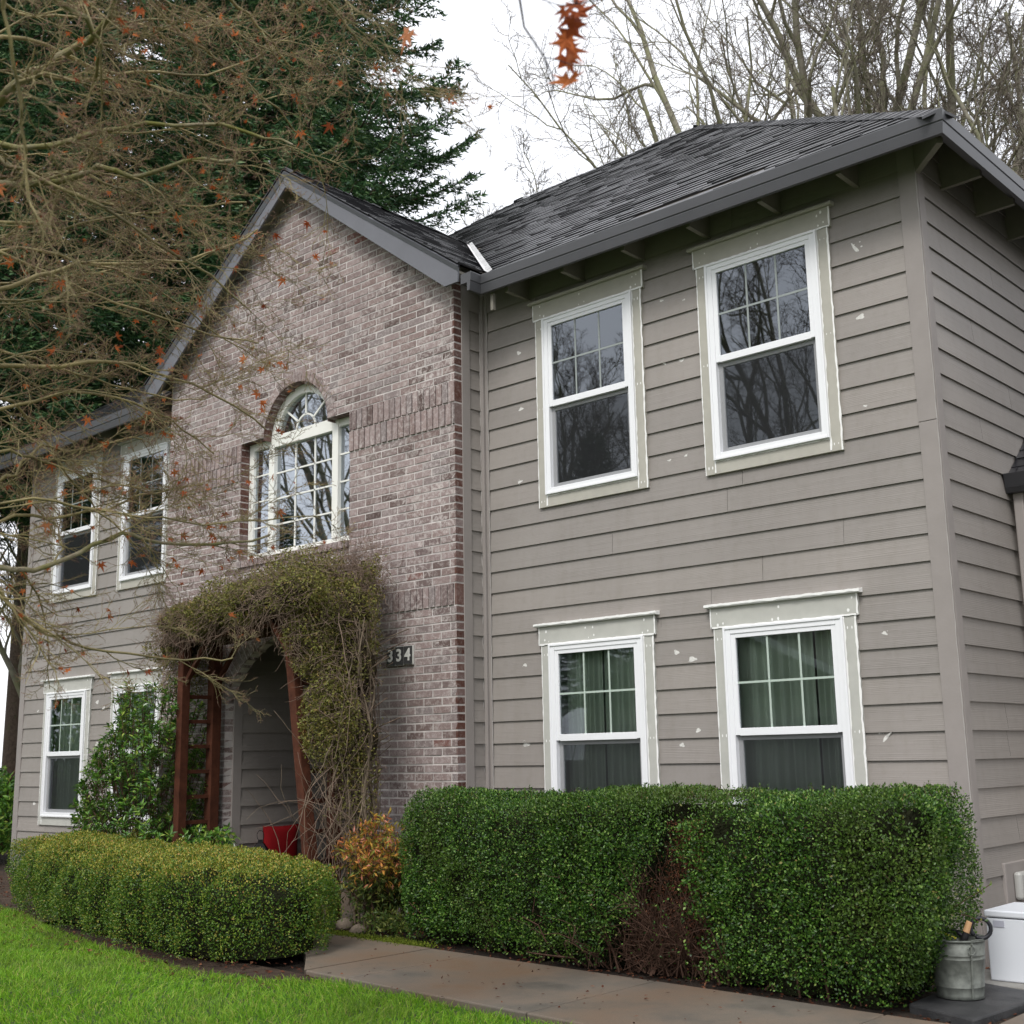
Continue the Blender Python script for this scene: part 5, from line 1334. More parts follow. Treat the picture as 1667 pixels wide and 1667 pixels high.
# white box by the corner
wb = empty('storage_box', (.6, -.45, ZG+.015), 'white enamelled lidded box on the concrete strip beside the house corner', 'box')
x0, x1, y0, y1 = .272, 1.15, -.585, -.14
mb = MB(); mb.box(x0+.004, x1-.004, y0+.004, y1, ZG+.016, ZG+.345); mb.build('body', 'whitebox', wb, bevel=.008)
mb = MB(); mb.box(x0, x1, y0-.004, y1, ZG+.349, ZG+.385); mb.build('lid', 'whitebox', wb, bevel=.008)
mb = MB(); mb.box(x0+.045, x0+.105, y0+.0005, y0+.0035, ZG+.298, ZG+.332); mb.build('label_plate', 'tag_grey', wb)
# porch things
pl = MB(); vs = []; n = 14
cx, cy, cz = 0, 0, .30
for i in range(n+1):
    for j in range(n+1):
        u, v = i/n*2-1, j/n*2-1; th = .055*((1-abs(u)**2.4)*(1-abs(v)**2.4))**.5; pin = 1-.05*(1-abs(u)**2)*(abs(v)**3)
        vs.append((cx+.22*u*(1-.06*(1-abs(v)**2)*abs(u)**3), cy-th-.004, cz+.22*v*(1-.06*(1-abs(u)**2)*abs(v)**3)))
o_ = len(vs)
vs += [(p[0], 2*cy-p[1], p[2]) for p in vs]
fs = [(i*(n+1)+j, (i+1)*(n+1)+j, (i+1)*(n+1)+j+1, i*(n+1)+j+1) for i in range(n) for j in range(n)]
fs += [tuple(o_+q for q in f[::-1]) for f in fs]
vs = [(-7.115-q[1], .26+q[0], q[2]) for q in vs]
pl.add(vs, fs); po = pl.build('pillow', 'red', smooth=True); tag(po, 'bright red square cushion propped on the porch behind the black lantern', 'cushion')
mb = MB(); mb.box(-7.19, -6.85, -.16, .62, .03, .075)
b_ = empty('bench', (-7.0, .2, -.02), 'low dark slab seat on the porch carrying lantern and cushion', 'bench'); mb.build('seat', 'black', b_, bevel=.004)
for xx in (-.12, .54):
    mb = MB(); mb.box(-7.16, -6.88, xx, xx+.03, -.02, .03); mb.build('leg', 'black', b_)
ln = empty('lantern', (-7.0, -.07, .075), 'black metal lantern with a wire ring handle beside the red cushion', 'lantern')
lx, ly, lz = -7.0, -.07, .075
for dx in (-.06, .05):
    for dy in (-.06, .05): mb = MB(); mb.box(lx+dx, lx+dx+.012, ly+dy, ly+dy+.012, lz+.02, lz+.22); mb.build('post', 'black', ln)
mb = MB(); mb.box(lx-.07, lx+.07, ly-.07, ly+.07, lz, lz+.02); mb.build('base', 'black', ln)
mb = MB(); mb.box(lx-.05, lx+.05, ly-.05, ly+.05, lz+.02, lz+.22); mb.build('pane', 'lantern_glass', ln) if False else None
M['dark_glass'] = principled('smoked_glass', (.02, .02, .02), .1, .6); mb.build('pane', 'dark_glass', ln)
mb = MB(); mb.lathe((lx, ly, lz), [(.098, .22), (.10, .228), (.05, .285), (.03, .295), (.03, .32), (0, .325)], 4); mb.build('roof', 'black', ln)
mb = MB(); mb.tube([(lx+.055*math.cos(a*math.pi/10), ly, lz+.36+.05*math.sin(a*math.pi/10)) for a in range(21)], .003, 6, caps=False); mb.build('ring_handle', 'black', ln)
lp = empty('porch_lamp', (-5.75, .6, 1.9), 'glass pendant lamp hanging inside the dark porch', 'lamp')
mb = MB(); mb.box(-5.83, -5.67, .52, .68, 1.72, 1.98); mb.build('lamp_shade', 'lamp_glass', lp)
mb = MB(); mb.lathe((-5.75, .6, 1.98), [(.12, 0), (.02, .08), (.012, .1), (.012, .64)], 8); mb.build('stem', 'black', lp)

# ================================================================== TREES
def grow(g, p, d, L, r, lvl, P, sg, out_tips=None):
    """one wiggling branch, with children; P holds a dict per level"""
    q = P[lvl]; n = q['n']; pts = [p]; rs = [r]; dirs = [d]
    for i in range(n):
        d = unit(d+g.normal(size=3)*q['wig']+np.array(q['trop'])); p = p+d*L/n; pts.append(p); dirs.append(d); rs.append(r*(1-(1-q['tap'])*(i+1)/n))
    sg.poly(pts, rs, q.get('mi', 0))
    if lvl+1 >= len(P): 
        if out_tips is not None: out_tips.append((pts[-1], d))
        return
    c = P[lvl+1]; m = q['kids'] if isinstance(q['kids'], int) else g.integers(q['kids'][0], q['kids'][1]+1)
    for k in range(m):
        t = q['t0']+(1-q['t0'])*(k+g.uniform(.2, .9))/m; f = t*n; i = min(int(f), n-1); b = pts[i]+(pts[i+1]-pts[i])*(f-i); dd = dirs[i+1]
        a = g.uniform(0, 2*math.pi); u = unit(np.cross(dd, [.31, .22, .92])); w = np.cross(dd, u); side = u*math.cos(a)+w*math.sin(a)
        if 'flat' in q: side = unit(side*np.array([1, 1, q['flat']]))
        an = R(g.uniform(*q['ang'])); nd = unit(dd*math.cos(an)+side*math.sin(an)); rr = rs[i]*q['rr']*g.uniform(.75, 1.1)
        grow(g, b, nd, q['LL']*L*(1.15-.6*t)*g.uniform(.65, 1.2), max(rr, c.get('rmin', .002)), lvl+1, P, sg, out_tips)

def oak(name, seed, loc, H, spread, stems_n, label, dense=1.0, fine=True, group=None):
    g = np.random.default_rng(seed); root = empty(name, (loc[0], loc[1], ZG), label, 'tree', group)
    sg = Segs(); base = np.array([loc[0], loc[1], ZG-.05])
    up = .035
    P = [dict(n=10, wig=.12, trop=(0, 0, .085), tap=.30, kids=(8, 10), t0=.20, ang=(18, 45), rr=.62, LL=.50),
         dict(n=8, wig=.16, trop=(0, 0, .09), tap=.30, kids=(5, 7), t0=.18, ang=(22, 48), rr=.56, LL=.52),
         dict(n=7, wig=.20, trop=(0, 0, .085), tap=.35, kids=(5, 8), t0=.12, ang=(25, 65), rr=.6, LL=.50, rmin=.012),
         dict(n=5, wig=.24, trop=(0, 0, .04), tap=.4, kids=(5, 7), t0=.15, ang=(25, 65), rr=.62, LL=.50, rmin=.009, mi=1),
         dict(n=4, wig=.25, trop=(0, 0, .03), tap=.5, kids=0, t0=0, ang=(0, 0), rr=1, LL=1, rmin=.0055, mi=1)]
    tr = Segs(); r0 = H*.0105
    trunk = [base]; d = np.array([0, 0, 1.])
    for i in range(5): d = unit(d+g.normal(size=3)*.06); trunk.append(trunk[-1]+d*H*.05)
    tr.poly(trunk, np.linspace(r0*1.25, r0, 6), 0); top = trunk[-1]
    for i in range(stems_n):
        a = 2*math.pi*(i+g.uniform(-.25, .25))/stems_n; dd = unit(np.array([math.cos(a)*spread, math.sin(a)*spread, 1.]))
        grow(g, top-np.array([0, 0, .1]), dd, H*.72*g.uniform(.8, 1.08), r0*.72, 0, P, sg)
    seg_obj('trunk', tr, 12, ['oak_bark'], root)
    seg_obj('crown', sg, 3, ['oak_bark', 'twig_grey'], root, big=.03)
    return root
def copy_tree(src, loc, rz, sc, label, name=None):
    c = src.copy(); COL.objects.link(c); c.location = loc; c.rotation_euler = (0, 0, rz); c.scale = (sc, sc, sc); c['label'] = label
    for ch in src.children:
        q = ch.copy(); COL.objects.link(q); q.parent = c; q.matrix_parent_inverse = ch.matrix_parent_inverse.copy()
    return c
GB = 'bare mossy trees behind the house'; GF = 'bare trees across the street'
o1 = oak('bare_tree', 501, (-9.3, 14.6), 20.5, .19, 6, 'tall bare mossy tree rising behind the middle of the right roof', group=GB)
o2 = oak('bare_tree', 502, (-14.8, 15.5), 15.5, .32, 6, 'smaller spreading bare tree at the left end of the bare trees, above the roof ridge', group=GB)
copy_tree(o1, (-6.1, 17.0, ZG), 2.1, .98, 'bare mossy tree directly behind the roof corner, second from the right')
copy_tree(o2, (-4.6, 14.5, ZG), 1.0, 1.02, 'wide bare tree above the far right gutter')

# trees and a house across the lawn, seen mirrored in the panes
copy_tree(o1, (-18, -33, ZG), .6, 1.1, 'bare tree across the lawn mirrored in the upper panes nearest the corner')['group'] = GF
copy_tree(o2, (-27, -30, ZG), 2.5, 1.15, 'bare tree across the lawn mirrored in the upper left pane of the right wing')['group'] = GF
copy_tree(o1, (-36, -26, ZG), 3.3, 1.1, 'bare tree across the lawn mirrored in the arched window')['group'] = GF

# ------------------------------------------------------------------ conifers
def conifer(name, seed, loc, H, R0, label, z_lo=.25, n_b=370, group='dark firs behind the left side of the house'):
    g = np.random.default_rng(seed); root = empty(name, (loc[0], loc[1], ZG), label, 'fir tree', group)
    base = np.array([loc[0], loc[1], ZG-.1]); tr = Segs()
    tr.poly([base+np.array([0, 0, H*t]) for t in np.linspace(0, 1, 12)], np.linspace(H*.0115, .02, 12), 0); seg_obj('trunk', tr, 12, ['conifer_bark'], root)
    sg = Segs(); BP = []; BD = []; BL_ = []
    for i in range(n_b):
        t = z_lo+(1-z_lo)*((i+g.uniform(0, 1))/n_b)**.95*.985; z = H*t; L = R0*(1-t)**.72*g.uniform(.72, 1.12)+.25; a = i*2.399+g.uniform(-.3, .3)
        p = base+np.array([0, 0, z]); d = np.array([math.cos(a), math.sin(a), .12-.30*(1-t)]); n = 9; pts = [p]; dirs = []
        for k in range(n): d = unit(d+np.array([0, 0, -.05 if k < 4 else .14])+g.normal(size=3)*.05); p = p+d*L/n; pts.append(p); dirs.append(d)
        sg.poly(pts, np.linspace(.035*L/3+.01, .008, n+1), 0)
        pts = np.array(pts)
        m = int(L*15)
        for q in range(m):
            f = (.14+.86*(q+g.random())/m)*n; j = min(int(f), n-1); b = pts[j]+(pts[j+1]-pts[j])*(f-j); dd = dirs[j]; side = unit(np.cross(dd, [0, 0, 1]))*(1 if q % 2 else -1)
            l = min((.30+.42*(1-f/n))*g.uniform(.5, 1.25), .75); sd = unit(dd*g.uniform(.5, 1.0)+side*g.uniform(.6, 1.)+np.array([0, 0, g.uniform(-.55, .12)]))
            BP.append(b); BD.append(sd); BL_.append(l)
    BP = np.array(BP); BD = np.array(BD); BL_ = np.array(BL_); nb = len(BP)
    K = 18; tt = (np.arange(K)[None]+g.random((nb, K)))/K
    drop = np.array([0, 0, -1.])*(tt**2*.16)[..., None]*BL_[:, None, None]
    P = BP[:, None]+BD[:, None]*(tt*BL_[:, None])[..., None]+drop+g.normal(size=(nb, K, 3))*.022
    u = unit(np.cross(BD, [.1, .2, .97])); s = g.choice([-1, 1], size=(nb, K))[..., None]
    D = unit(BD[:, None]*g.uniform(.4, 1.1, (nb, K))[..., None]+u[:, None]*s*g.uniform(.3, .9, (nb, K))[..., None]+g.normal(size=(nb, K, 3))*.25)
    n = nb*K; V, F = blades(P.reshape(-1, 3), D.reshape(-1, 3), rand_dirs(n, g), g.uniform(.08, .16, n), g.uniform(.026, .05, n))
    np_mesh('crown', V, F, 'conifer', parent=root); seg_obj('limb', sg, 4, ['conifer_bark'], root)
    return root
c1 = conifer('fir_tree', 601, (-13.9, 5.4), 24, 5.4, 'big dark fir whose right boughs reach over the brick gable')
copy_tree(c1, (-16.6, .3, ZG), 2.2, .95, 'dark fir behind the maple twigs at the far left')
copy_tree(c1, (-19.5, 8.5, ZG), 4.1, 1.1, 'dark fir filling the background between the two nearer firs')
copy_tree(c1, (-21.5, 4.6, ZG), 5.2, 1.15, 'dark fir standing farthest back behind the upper left maple twigs')
# fir across the street, mirrored in panes
for q_, w_ in (((-35, -12, ZG), 'nearer of the dark firs far left across the lawn, mirrored in the left wing panes'), ((-46, -20, ZG), 'farther of the dark firs far left across the lawn, mirrored in the left wing panes')): copy_tree(c1, q_, q_[0], 1.0, w_)['group'] = GF
copy_tree(c1, (-12.5, -38, ZG), 1.2, .85, 'dark fir across the lawn mirrored in the window nearest the corner')['group'] = GF
copy_tree(c1, (-24, -42, ZG), .2, .6, 'dark fir across the lawn mirrored in the lower panes')['group'] = GF

for k_ in range(9):  # unseen fir row added to block low sky light, darkening porch and facade
    a_ = R(-168+k_*18.5); rad_ = 34+4*math.sin(k_*2.1)
    f_ = copy_tree(c1, (-4+rad_*math.cos(a_), -4+rad_*math.sin(a_), ZG), k_*1.3, .50+.05*math.sin(k_*3.7), 'unseen low fir in the row added across the street to block low sky light'); f_['group'] = 'unseen low firs added across the street against low sky light'
# ------------------------------------------------------------------ the foreground maple
LIMBS = [
[(-1.30,-5.60,3.52),(-1.16,-5.52,3.48),(-0.94,-5.38,3.51),(-0.71,-5.21,3.53),(-0.48,-5.03,3.48),(-0.32,-4.93,3.40)],
[(-1.19,-5.78,3.40),(-1.07,-5.70,3.34),(-0.95,-5.61,3.25),(-0.80,-5.44,3.15),(-0.62,-5.19,2.96),(-0.54,-4.97,2.81)],
[(-1.25,-5.75,3.27),(-1.10,-5.67,3.25),(-0.93,-5.54,3.23),(-0.81,-5.47,3.28),(-0.73,-5.42,3.26),(-0.65,-5.36,3.23),(-0.51,-5.28,3.27),(-0.40,-5.14,3.29)],
[(-1.39,-5.65,2.85),(-1.32,-5.55,2.92),(-1.32,-5.40,3.03),(-1.31,-5.23,3.13),(-1.27,-4.98,3.19),(-1.20,-4.73,3.28),(-1.10,-4.52,3.44)],
[(-1.63,-5.54,2.69),(-1.56,-5.42,2.71),(-1.54,-5.17,2.76),(-1.54,-4.98,2.84),(-1.53,-4.75,2.83),(-1.48,-4.46,2.78),(-1.46,-4.19,2.66)],
[(-1.75,-5.43,2.02),(-1.75,-5.30,2.28),(-1.72,-5.25,2.32),(-1.74,-5.14,2.46),(-1.76,-4.95,2.47),(-1.78,-4.82,2.54),(-1.78,-4.64,2.59)],
[(-1.58,-5.50,1.87),(-1.53,-5.38,1.89),(-1.56,-5.22,1.91),(-1.56,-5.03,1.99),(-1.55,-4.85,2.09),(-1.56,-4.66,2.09),(-1.47,-4.34,2.10),(-1.45,-4.16,2.16)],
[(-1.58,-5.50,1.92),(-1.54,-5.37,1.81),(-1.59,-5.22,1.70),(-1.63,-5.06,1.64),(-1.64,-4.86,1.60),(-1.64,-4.47,1.59),(-1.60,-4.24,1.60)],
[(-0.93,-5.94,3.33),(-0.83,-5.82,3.43),(-0.66,-5.78,3.47),(-0.57,-5.70,3.55),(-0.42,-5.68,3.57),(-0.22,-5.71,3.67)],
[(-0.30,-6.19,3.51),(-0.23,-5.99,3.49),(-0.27,-5.80,3.49),(-0.37,-5.69,3.46),(-0.49,-5.65,3.43)],
[(-0.61,-5.73,3.90),(-0.45,-5.46,3.91),(-0.41,-5.18,3.93),(-0.44,-5.01,3.92),(-0.50,-4.82,3.84),(-0.60,-4.68,3.76)],
[(0.31,-5.91,3.43),(0.46,-5.67,3.43),(0.46,-5.48,3.44),(0.42,-5.31,3.41),(0.42,-5.23,3.34)],
[(0.65,-6.54,2.87),(0.65,-6.47,2.83),(0.59,-6.42,2.71),(0.51,-6.35,2.61),(0.42,-6.29,2.52)],
[(-1.77,-5.31,2.64),(-1.82,-5.12,2.55),(-1.87,-4.88,2.32),(-1.91,-4.70,2.22),(-1.91,-4.44,2.02)],
[(-1.16,-5.76,2.95),(-1.07,-5.68,3.09),(-0.97,-5.49,3.09),(-0.85,-5.32,3.16),(-0.72,-5.14,3.21),(-0.65,-4.90,3.29)],
[(-0.81,-5.97,3.57),(-0.78,-5.77,3.67),(-0.78,-5.50,3.67),(-0.74,-5.25,3.73),(-0.64,-4.99,3.83),(-0.52,-4.81,3.99)],
[(-0.83,-5.51,4.17),(-0.79,-5.32,4.09),(-0.84,-5.08,4.01),(-0.84,-4.79,3.94),(-0.86,-4.51,3.83),(-0.90,-4.30,3.72)],
[(-1.58,-5.59,3.18),(-1.50,-5.40,3.16),(-1.49,-5.08,3.09),(-1.44,-4.75,3.05),(-1.43,-4.53,3.03),(-1.39,-4.29,3.04)],
[(-1.76,-5.47,2.53),(-1.66,-5.29,2.59),(-1.63,-5.06,2.69),(-1.60,-4.79,2.70),(-1.59,-4.54,2.62),(-1.62,-4.36,2.54)],
[(-1.87,-5.36,1.74),(-1.77,-5.28,2.12),(-1.77,-5.07,2.17),(-1.75,-4.83,2.23),(-1.70,-4.59,2.34),(-1.67,-4.38,2.40)]]
RAD = [.013, .010, .015, .011, .011, .009, .013, .009, .022, .014, .010, .009, .008, .008, .008, .009, .009, .009, .009, .009]
HANG = [[(1.39,-6.05,2.90),(1.57,-5.95,2.80),(1.66,-5.89,2.65),(1.64,-5.85,2.59),(1.65,-5.80,2.54),(1.65,-5.77,2.50)],
[(1.57,-5.95,2.80),(1.67,-5.87,2.74),(1.75,-5.83,2.67),(1.74,-5.80,2.62)]]
LEAVES = [(-1.32,-4.21,3.36),(1.09,-5.67,2.90),(1.70,-5.78,2.56),(1.71,-5.80,2.60),(1.69,-5.78,2.56),(1.70,-5.77,2.59),(1.67,-5.75,2.50),(1.72,-5.80,2.62),(-1.25,-4.83,3.29),(-1.17,-4.72,3.30),(-1.10,-5.62,2.97),(-1.04,-5.45,2.90),(-1.55,-5.12,2.24),(-1.61,-5.17,2.11),(-1.19,-4.12,3.45),(-1.18,-4.20,3.61),(-1.62,-4.26,2.70),(-1.52,-4.16,2.81),(-1.52,-4.19,2.85),(-0.17,-5.68,3.54),(-0.22,-5.73,3.51),(-0.37,-5.19,3.80),(-0.38,-5.17,3.77),(-0.62,-4.51,3.75),(-0.70,-4.59,3.73),(-0.70,-5.49,3.59),(-0.75,-5.59,3.59),(-0.64,-5.17,3.37),(-1.28,-4.50,3.31),(-1.27,-4.28,3.55),(-1.77,-4.26,2.15),(-1.74,-4.19,2.09),(-1.81,-4.28,2.03),(-1.83,-4.37,2.19),(-1.81,-4.44,2.48),(-1.98,-4.56,2.05),(-1.78,-4.61,2.05),(-1.61,-4.91,1.97),(-1.68,-4.73,1.53),(-1.41,-5.00,2.87),(-1.32,-4.84,2.86),(-1.33,-4.83,2.82),(-1.76,-4.15,1.82),(-1.76,-4.11,3.09),(-1.80,-4.91,2.64),(-1.73,-5.17,2.56),(-1.65,-5.14,2.37),(-1.71,-5.19,2.21),(-1.32,-5.05,2.87),(-0.62,-4.88,3.73),(-0.88,-5.12,3.37),(-1.56,-4.02,2.31),(-1.61,-4.02,2.14),(-1.96,-4.47,1.86),(-2.04,-4.61,1.81)]
def maple():
    g = np.random.default_rng(700); root = empty('maple_tree', (-2.5, -6.5, ZG), 'bare foreground maple with fine yellowish twigs and a few rust red dead leaves', 'tree')
    tr = Segs(); A = lambda *q: np.array(q, float)
    tr.poly([A(-2.5, -6.5, ZG-.05), A(-2.46, -6.48, .5), A(-2.38, -6.42, 1.1), A(-2.3, -6.4, 1.5)], [.12, .095, .085, .08], 0)
    scaff = [[A(-2.3, -6.4, 1.45), A(-2.1, -6.2, 1.7), A(-1.95, -5.95, 1.85), A(-1.9, -5.8, 1.9)], [A(-2.3, -6.4, 1.45), A(-2.25, -6.35, 2.0), A(-2.1, -6.25, 2.4), A(-1.95, -6.1, 2.75)], [A(-2.3, -6.4, 1.5), A(-2.1, -6.45, 2.1), A(-1.7, -6.45, 2.8), A(-1.35, -6.35, 3.2), A(-1.2, -6.2, 3.5), A(-.9, -6.2, 3.9)]]
    for s in scaff: tr.poly(s, np.linspace(.06, .028, len(s)), 0)
    nodes = [(p, i) for s in scaff for i, p in enumerate(s) if i > 0]
    sg = Segs(); tips = []
    PT_ = [dict(n=7, wig=.13, trop=(.0, .015, -.01), tap=.35, kids=(8, 11), t0=.12, ang=(25, 55), rr=.62, LL=.46, mi=0, flat=.55),
           dict(n=6, wig=.17, trop=(0, 0, .01), tap=.4, kids=(5, 8), t0=.10, ang=(25, 60), rr=.62, LL=.46, rmin=.0015, mi=1, flat=.7),
           dict(n=4, wig=.20, trop=(0, 0, .02), tap=.5, kids=(2, 4), t0=.2, ang=(25, 60), rr=.7, LL=.50, rmin=.0012, mi=1),
           dict(n=3, wig=.22, trop=(0, 0, .03), tap=.6, kids=0, t0=0, ang=(0, 0), rr=1, LL=1, rmin=.0009, mi=2)]
    def limb(L, r, kids, LB, joinit=True):
        L = [np.array(p, float) for p in L]
        if joinit:
            q = min(nodes, key=lambda k: np.linalg.norm(k[0]-L[0])+(.3 if k[0][2] > L[0][2] else 0))[0]; m1 = q+(L[0]-q)*.5+A(0, 0, .04); L = [q, m1]+L
        # smooth subdivision with wiggle
        P_ = []
        for i in range(len(L)-1):
            p0, p1, p2, p3 = L[max(i-1, 0)], L[i], L[i+1], L[min(i+2, len(L)-1)]
            for t in (0, .33, .66): P_.append(.5*((2*p1)+(-p0+p2)*t+(2*p0-5*p1+4*p2-p3)*t*t+(-p0+3*p1-3*p2+p3)*t**3)+g.normal(size=3)*.006)
        P_.append(L[-1]); n = len(P_); rs = np.linspace(r*1.15, r*.38, n); sg.poly(P_, rs, 3 if r > .0125 else 0)
        for k in range(kids):
            f = (.16+.84*(k+g.random())/kids)*(n-1); i = min(int(f), n-2); b = P_[i]+(P_[i+1]-P_[i])*(f-i); d = unit(P_[i+1]-P_[i]); a = g.uniform(0, 6.28); u = unit(np.cross(d, [.3, .2, .9])); w = np.cross(d, u); side = (u*math.cos(a)+w*math.sin(a))*A(1, 1, .75); an = R(g.uniform(20, 60))
            grow(g, b, unit(d*math.cos(an)+side*math.sin(an)+A(-.0, .10, -.02)), LB*g.uniform(.6, 1.15)*(1.1-.35*f/n), max(rs[i]*.5, .0022), 0, PT_, sg, tips)
    for i, (L, r) in enumerate(zip(LIMBS, RAD)): limb(L, r, 7 if i not in (9, 12) else 4, .58)
    for i in range(7):
        z0 = 1.9+2.2*(i+g.random())/7; s0 = A(-1.75+.45*(z0-1.9)/2.2+g.normal()*.12, -5.55+g.normal()*.15, z0); dd = unit(A(.02+g.normal()*.12, 1, g.normal()*.22)); L_ = g.uniform(.8, 1.6)*(1-.2*abs(z0-3)); pp = [s0]
        for k in range(5): dd = unit(dd+g.normal(size=3)*.15); pp.append(pp[-1]+dd*L_/5)
        limb(pp, g.uniform(.006, .010), 7, .55)
    # the twig that hangs in from above, with its dead leaves, on a long overhead limb
    over = [A(-.9, -6.2, 3.9), A(-.4, -6.35, 4.1), A(.4, -6.3, 3.7), A(1.0, -6.2, 3.2), A(*HANG[0][0])]
    sg.poly(over, np.linspace(.016, .005, 5), 0)
    for H_ in HANG:
        pts = [A(*p) for p in H_]; sg.poly(pts, np.linspace(.0042, .0018, len(pts)), 4)
        for k in range(7):
            i = g.integers(1, len(pts)); b = pts[i]; d = unit(g.normal(size=3)*A(1, 1, .6)+A(0, 0, -.5)); q = [b]
            for m in range(3): d = unit(d+g.normal(size=3)*.25); q.append(q[-1]+d*.035)
            sg.poly(q, [.0014, .0012, .001, .0008], 4)
    seg_obj('trunk', tr, 12, ['maple_bark'], root)
    M['twig_dark'] = principled('dark_twig', (.045, .04, .05), .7, .3)
    seg_obj('branches', sg, 4, ['maple_twig', 'maple_twig', 'maple_twig_red', 'maple_bark', 'twig_dark'], root, big=.006)
    # palmate dead leaves, slightly curled
    vs = []; fs = []
    def leaf(c, s, g, face=False):
        nrm = unit(g.normal(size=3)*(.35 if face else 1)+A(.6, -.8, 0)); up = unit(np.cross(nrm, rand_dirs(1, g)[0])) if g.random() < .3 else unit(A(g.normal()*.4, g.normal()*.4, -1)); up = unit(up-nrm*(up@nrm)); rt = np.cross(nrm, up); o = len(vs)
        lob = [(-150, .42), (-112, .36), (-100, .74), (-78, .34), (-52, .95), (-26, .38), (0, 1.1), (26, .38), (52, .95), (78, .34), (100, .74), (112, .36), (150, .42)]
        vs.append(tuple(c)); cu = g.uniform(-.35, .75)
        for a, r in lob:
            a = R(a+g.normal()*4); r *= s*g.uniform(.85, 1.12); q = np.array(c)+(up*math.cos(a)+rt*math.sin(a))*r+nrm*cu*(r*r/s)*g.uniform(.6, 1.3); vs.append(tuple(q))
        for k in range(1, 13): fs.append((o, o+k, o+k+1))
    for ci, c in enumerate(LEAVES): leaf(A(*c)+g.normal(size=3)*(.012 if 1 < ci < 8 else .006), g.uniform(.040, .052) if 0 < ci < 8 else g.uniform(.030, .042), g, 0 < ci < 8)
    for k in range(5): leaf(A(1.69, -5.78, 2.59)+g.normal(size=3)*A(.02, .02, .05), g.uniform(.03, .045), g, True)
    for c in ((-1.52, -4.16, 2.81), (-1.74, -4.19, 2.09), (-1.3, -5.6, 3.3), (-1.66, -4.72, 2.62), (-1.64, -4.6, 2.55), (-1.7, -4.85, 2.5), (-1.6, -4.35, 2.2), (-1.55, -4.6, 1.95)): 
        for k in range(3): leaf(A(*c)+g.normal(size=3)*.03, g.uniform(.02, .035), g)
    idx = g.choice(len(tips), 330, replace=False)
    for i in idx:
        if tips[i][0][2] > .5: leaf(tips[i][0], g.uniform(.012, .028), g)
    mb = MB(); mb.add(vs, fs); mb.build('dead_leaves', 'maple_leaf', root)
maple()

# ------------------------------------------------------------------ far left background
def bush(name, c, r, n, mat, label, seed, L=(.06, .11), cat='bush', group=None):
    g = np.random.default_rng(seed); root = empty(name, (c[0], c[1], ZG), label, cat, group); c = np.array(c); r = np.array(r)
    u = rand_dirs(n, g); u[:, 2] = np.abs(u[:, 2])*1.0; P = c+u*r*(g.random(n)**.25)[:, None]; P += unit(u)*(vnoise(P, 2.5, seed)*.25+vnoise(P, 6, seed+1)*.12)[:, None]; P = P[P[:, 2] > ZG]; n = len(P)
    V, F = leaves(P, unit(u[:n]*.4+rand_dirs(n, g)), rand_dirs(n, g), g.uniform(*L, n), g.uniform(L[0]*.35, L[1]*.45, n)); np_mesh('foliage', V, F, mat, parent=root)
    sg = Segs()
    for pts, rs in stems(g, (c[0], c[1], ZG), 14, r[2]*1.1, .5, .03): sg.poly(pts, rs, 0)
    seg_obj('stem', sg, 5, ['dead_twig'], root); return root
bush('laurel_bush', (-14.6, .9, .0), (1.1, 1.0, 1.15), 9000, 'gloss_leaf', 'dark evergreen bush just beyond the far left corner of the house', 801, group='evergreen bushes beyond the left corner')
bush('laurel_bush', (-17.5, 1.4, .0), (1.6, 1.4, 1.5), 9000, 'gloss_leaf', 'taller dark evergreen bush further off past the left corner', 802, group='evergreen bushes beyond the left corner')
bush('laurel_bush', (-20.5, -.8, .0), (2.2, 1.8, 1.9), 9000, 'gloss_leaf', 'farthest dark evergreen bush at the left picture edge', 803, group='evergreen bushes beyond the left corner')
copy_tree(o2, (-18.6, 3.7, ZG), .4, .55, 'small bare tree at the left picture edge beyond the house corner')
bush('laurel_bush', (-29, -9, .0), (3.5, 3, 4.5), 14000, 'gloss_leaf', 'tall dark evergreen thicket across the lawn, mirrored in the far left lower pane', 804, L=(.12, .22), group='evergreen thickets across the lawn')
bush('laurel_bush', (-33, -15, .0), (3.5, 3, 4.0), 12000, 'gloss_leaf', 'lower dark evergreen thicket across the lawn, mirrored in the left lower panes', 805, L=(.12, .22), group='evergreen thickets across the lawn')
# neighbour's house across the lawn (only seen mirrored)
nb = empty('neighbour_house', (-20, -30, ZG), 'pale gabled house across the lawn, seen mirrored in the lower panes', 'house')
mb = MB(); mb.box(-27, -15, -36, -30, ZG, 3.0); mb.build('wall', 'tan_wall', nb)
mb = MB(); mb.prism([(-27.6, -29.4, 3.0), (-14.4, -29.4, 3.0), (-21, -29.4, 6.2)], (0, -7, 0)); mb.build('roof', 'deck', nb)
mb = MB(); mb.prism([(-27.7, -29.2, 2.9), (-21, -29.2, 6.2), (-14.3, -29.2, 2.9), (-14.3, -29.2, 2.65), (-21, -29.2, 5.9), (-27.7, -29.2, 2.65)], (0, -.15, 0)); mb.build('rake_board', 'cream', nb)
for xx in (-25.5, -22, -18): mb = MB(); mb.box(xx, xx+1.3, -29.98, -29.9, 1.0, 2.3); mb.build('window', 'dark_glass', nb)

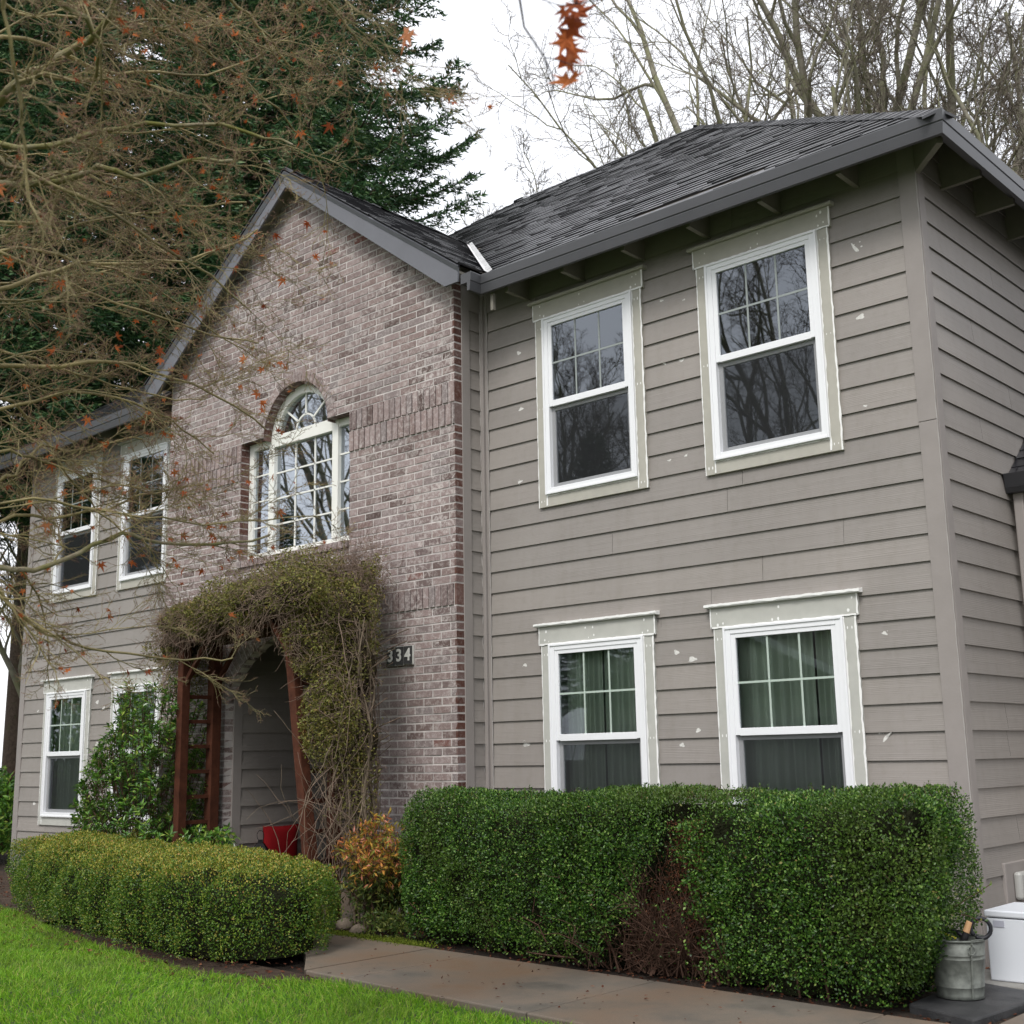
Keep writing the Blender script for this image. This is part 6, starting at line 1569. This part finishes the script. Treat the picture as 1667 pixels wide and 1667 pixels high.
# ================================================================== CAMERA, SKY, SUN
cam = bpy.data.cameras.new('camera'); co = bpy.data.objects.new('camera', cam); COL.objects.link(co)
co.location = (3.12984697, -7.56532680, 0.237104131+Z0); co.rotation_euler = (1.76766852, 0.0181274940, 0.737723246)
cam.sensor_width = 36; cam.lens = 2008.19979/1667*36; cam.clip_start = .05; cam.clip_end = 2000
cam.dof.use_dof = True; cam.dof.focus_distance = 9.5; cam.dof.aperture_fstop = 5.6
S.camera = co
W = bpy.data.worlds.new('World'); S.world = W; W.use_nodes = True; nt = W.node_tree; nt.nodes.clear(); t = NT(nt)
SE, SR = R(48), R(200)
sky = t.n('ShaderNodeTexSky', sky_type='NISHITA'); sky.sun_disc = False; sky.sun_elevation = SE; sky.sun_rotation = SR; sky.air_density = 1.5; sky.dust_density = 3
b1 = t.n('ShaderNodeBackground'); b1.inputs[1].default_value = .12; t.l(sky.outputs[0], b1.inputs[0])
tc = t.n('ShaderNodeTexCoord'); mp = t.n('ShaderNodeMapping'); mp.inputs['Scale'].default_value = (1, 1, 2.2); t.l(tc.outputs['Generated'], mp.inputs[0])
cl = t.ramp(t.noise(2.2, 4, .5, mp.outputs[0]), [(.3, (.90, .92, .98)), (.7, (1.0, 1.0, 1.02))])
b2 = t.n('ShaderNodeBackground'); b2.inputs[1].default_value = SKY_B; t.l(cl, b2.inputs[0])
mx = t.n('ShaderNodeMixShader'); mx.inputs[0].default_value = .88; t.l(b1.outputs[0], mx.inputs[1]); t.l(b2.outputs[0], mx.inputs[2])
wo = t.n('ShaderNodeOutputWorld'); t.l(mx.outputs[0], wo.inputs[0])
sl_ = bpy.data.lights.new('sun', 'SUN'); sl_.energy = SUN_E; sl_.angle = R(20); sl_.color = (1, .97, .93); so = bpy.data.objects.new('sun', sl_); COL.objects.link(so)
# sun from the front right, high
az = R(-72); el = R(50); dirv = Vector((math.cos(az)*math.cos(el), math.sin(az)*math.cos(el), math.sin(el)))
so.rotation_euler = dirv.to_track_quat('Z', 'Y').to_euler()
sky.sun_elevation = el; sky.sun_rotation = math.pi/2-az
S.view_settings.view_transform = 'Standard'; S.view_settings.look = 'None'; S.view_settings.gamma = 1; S.view_settings.use_curve_mapping = False
S.view_settings.exposure = EXPO
S.cycles.max_bounces = 8; S.cycles.transparent_max_bounces = 12; S.cycles.diffuse_bounces = 3; S.cycles.glossy_bounces = 3
S.cycles.use_denoising = True
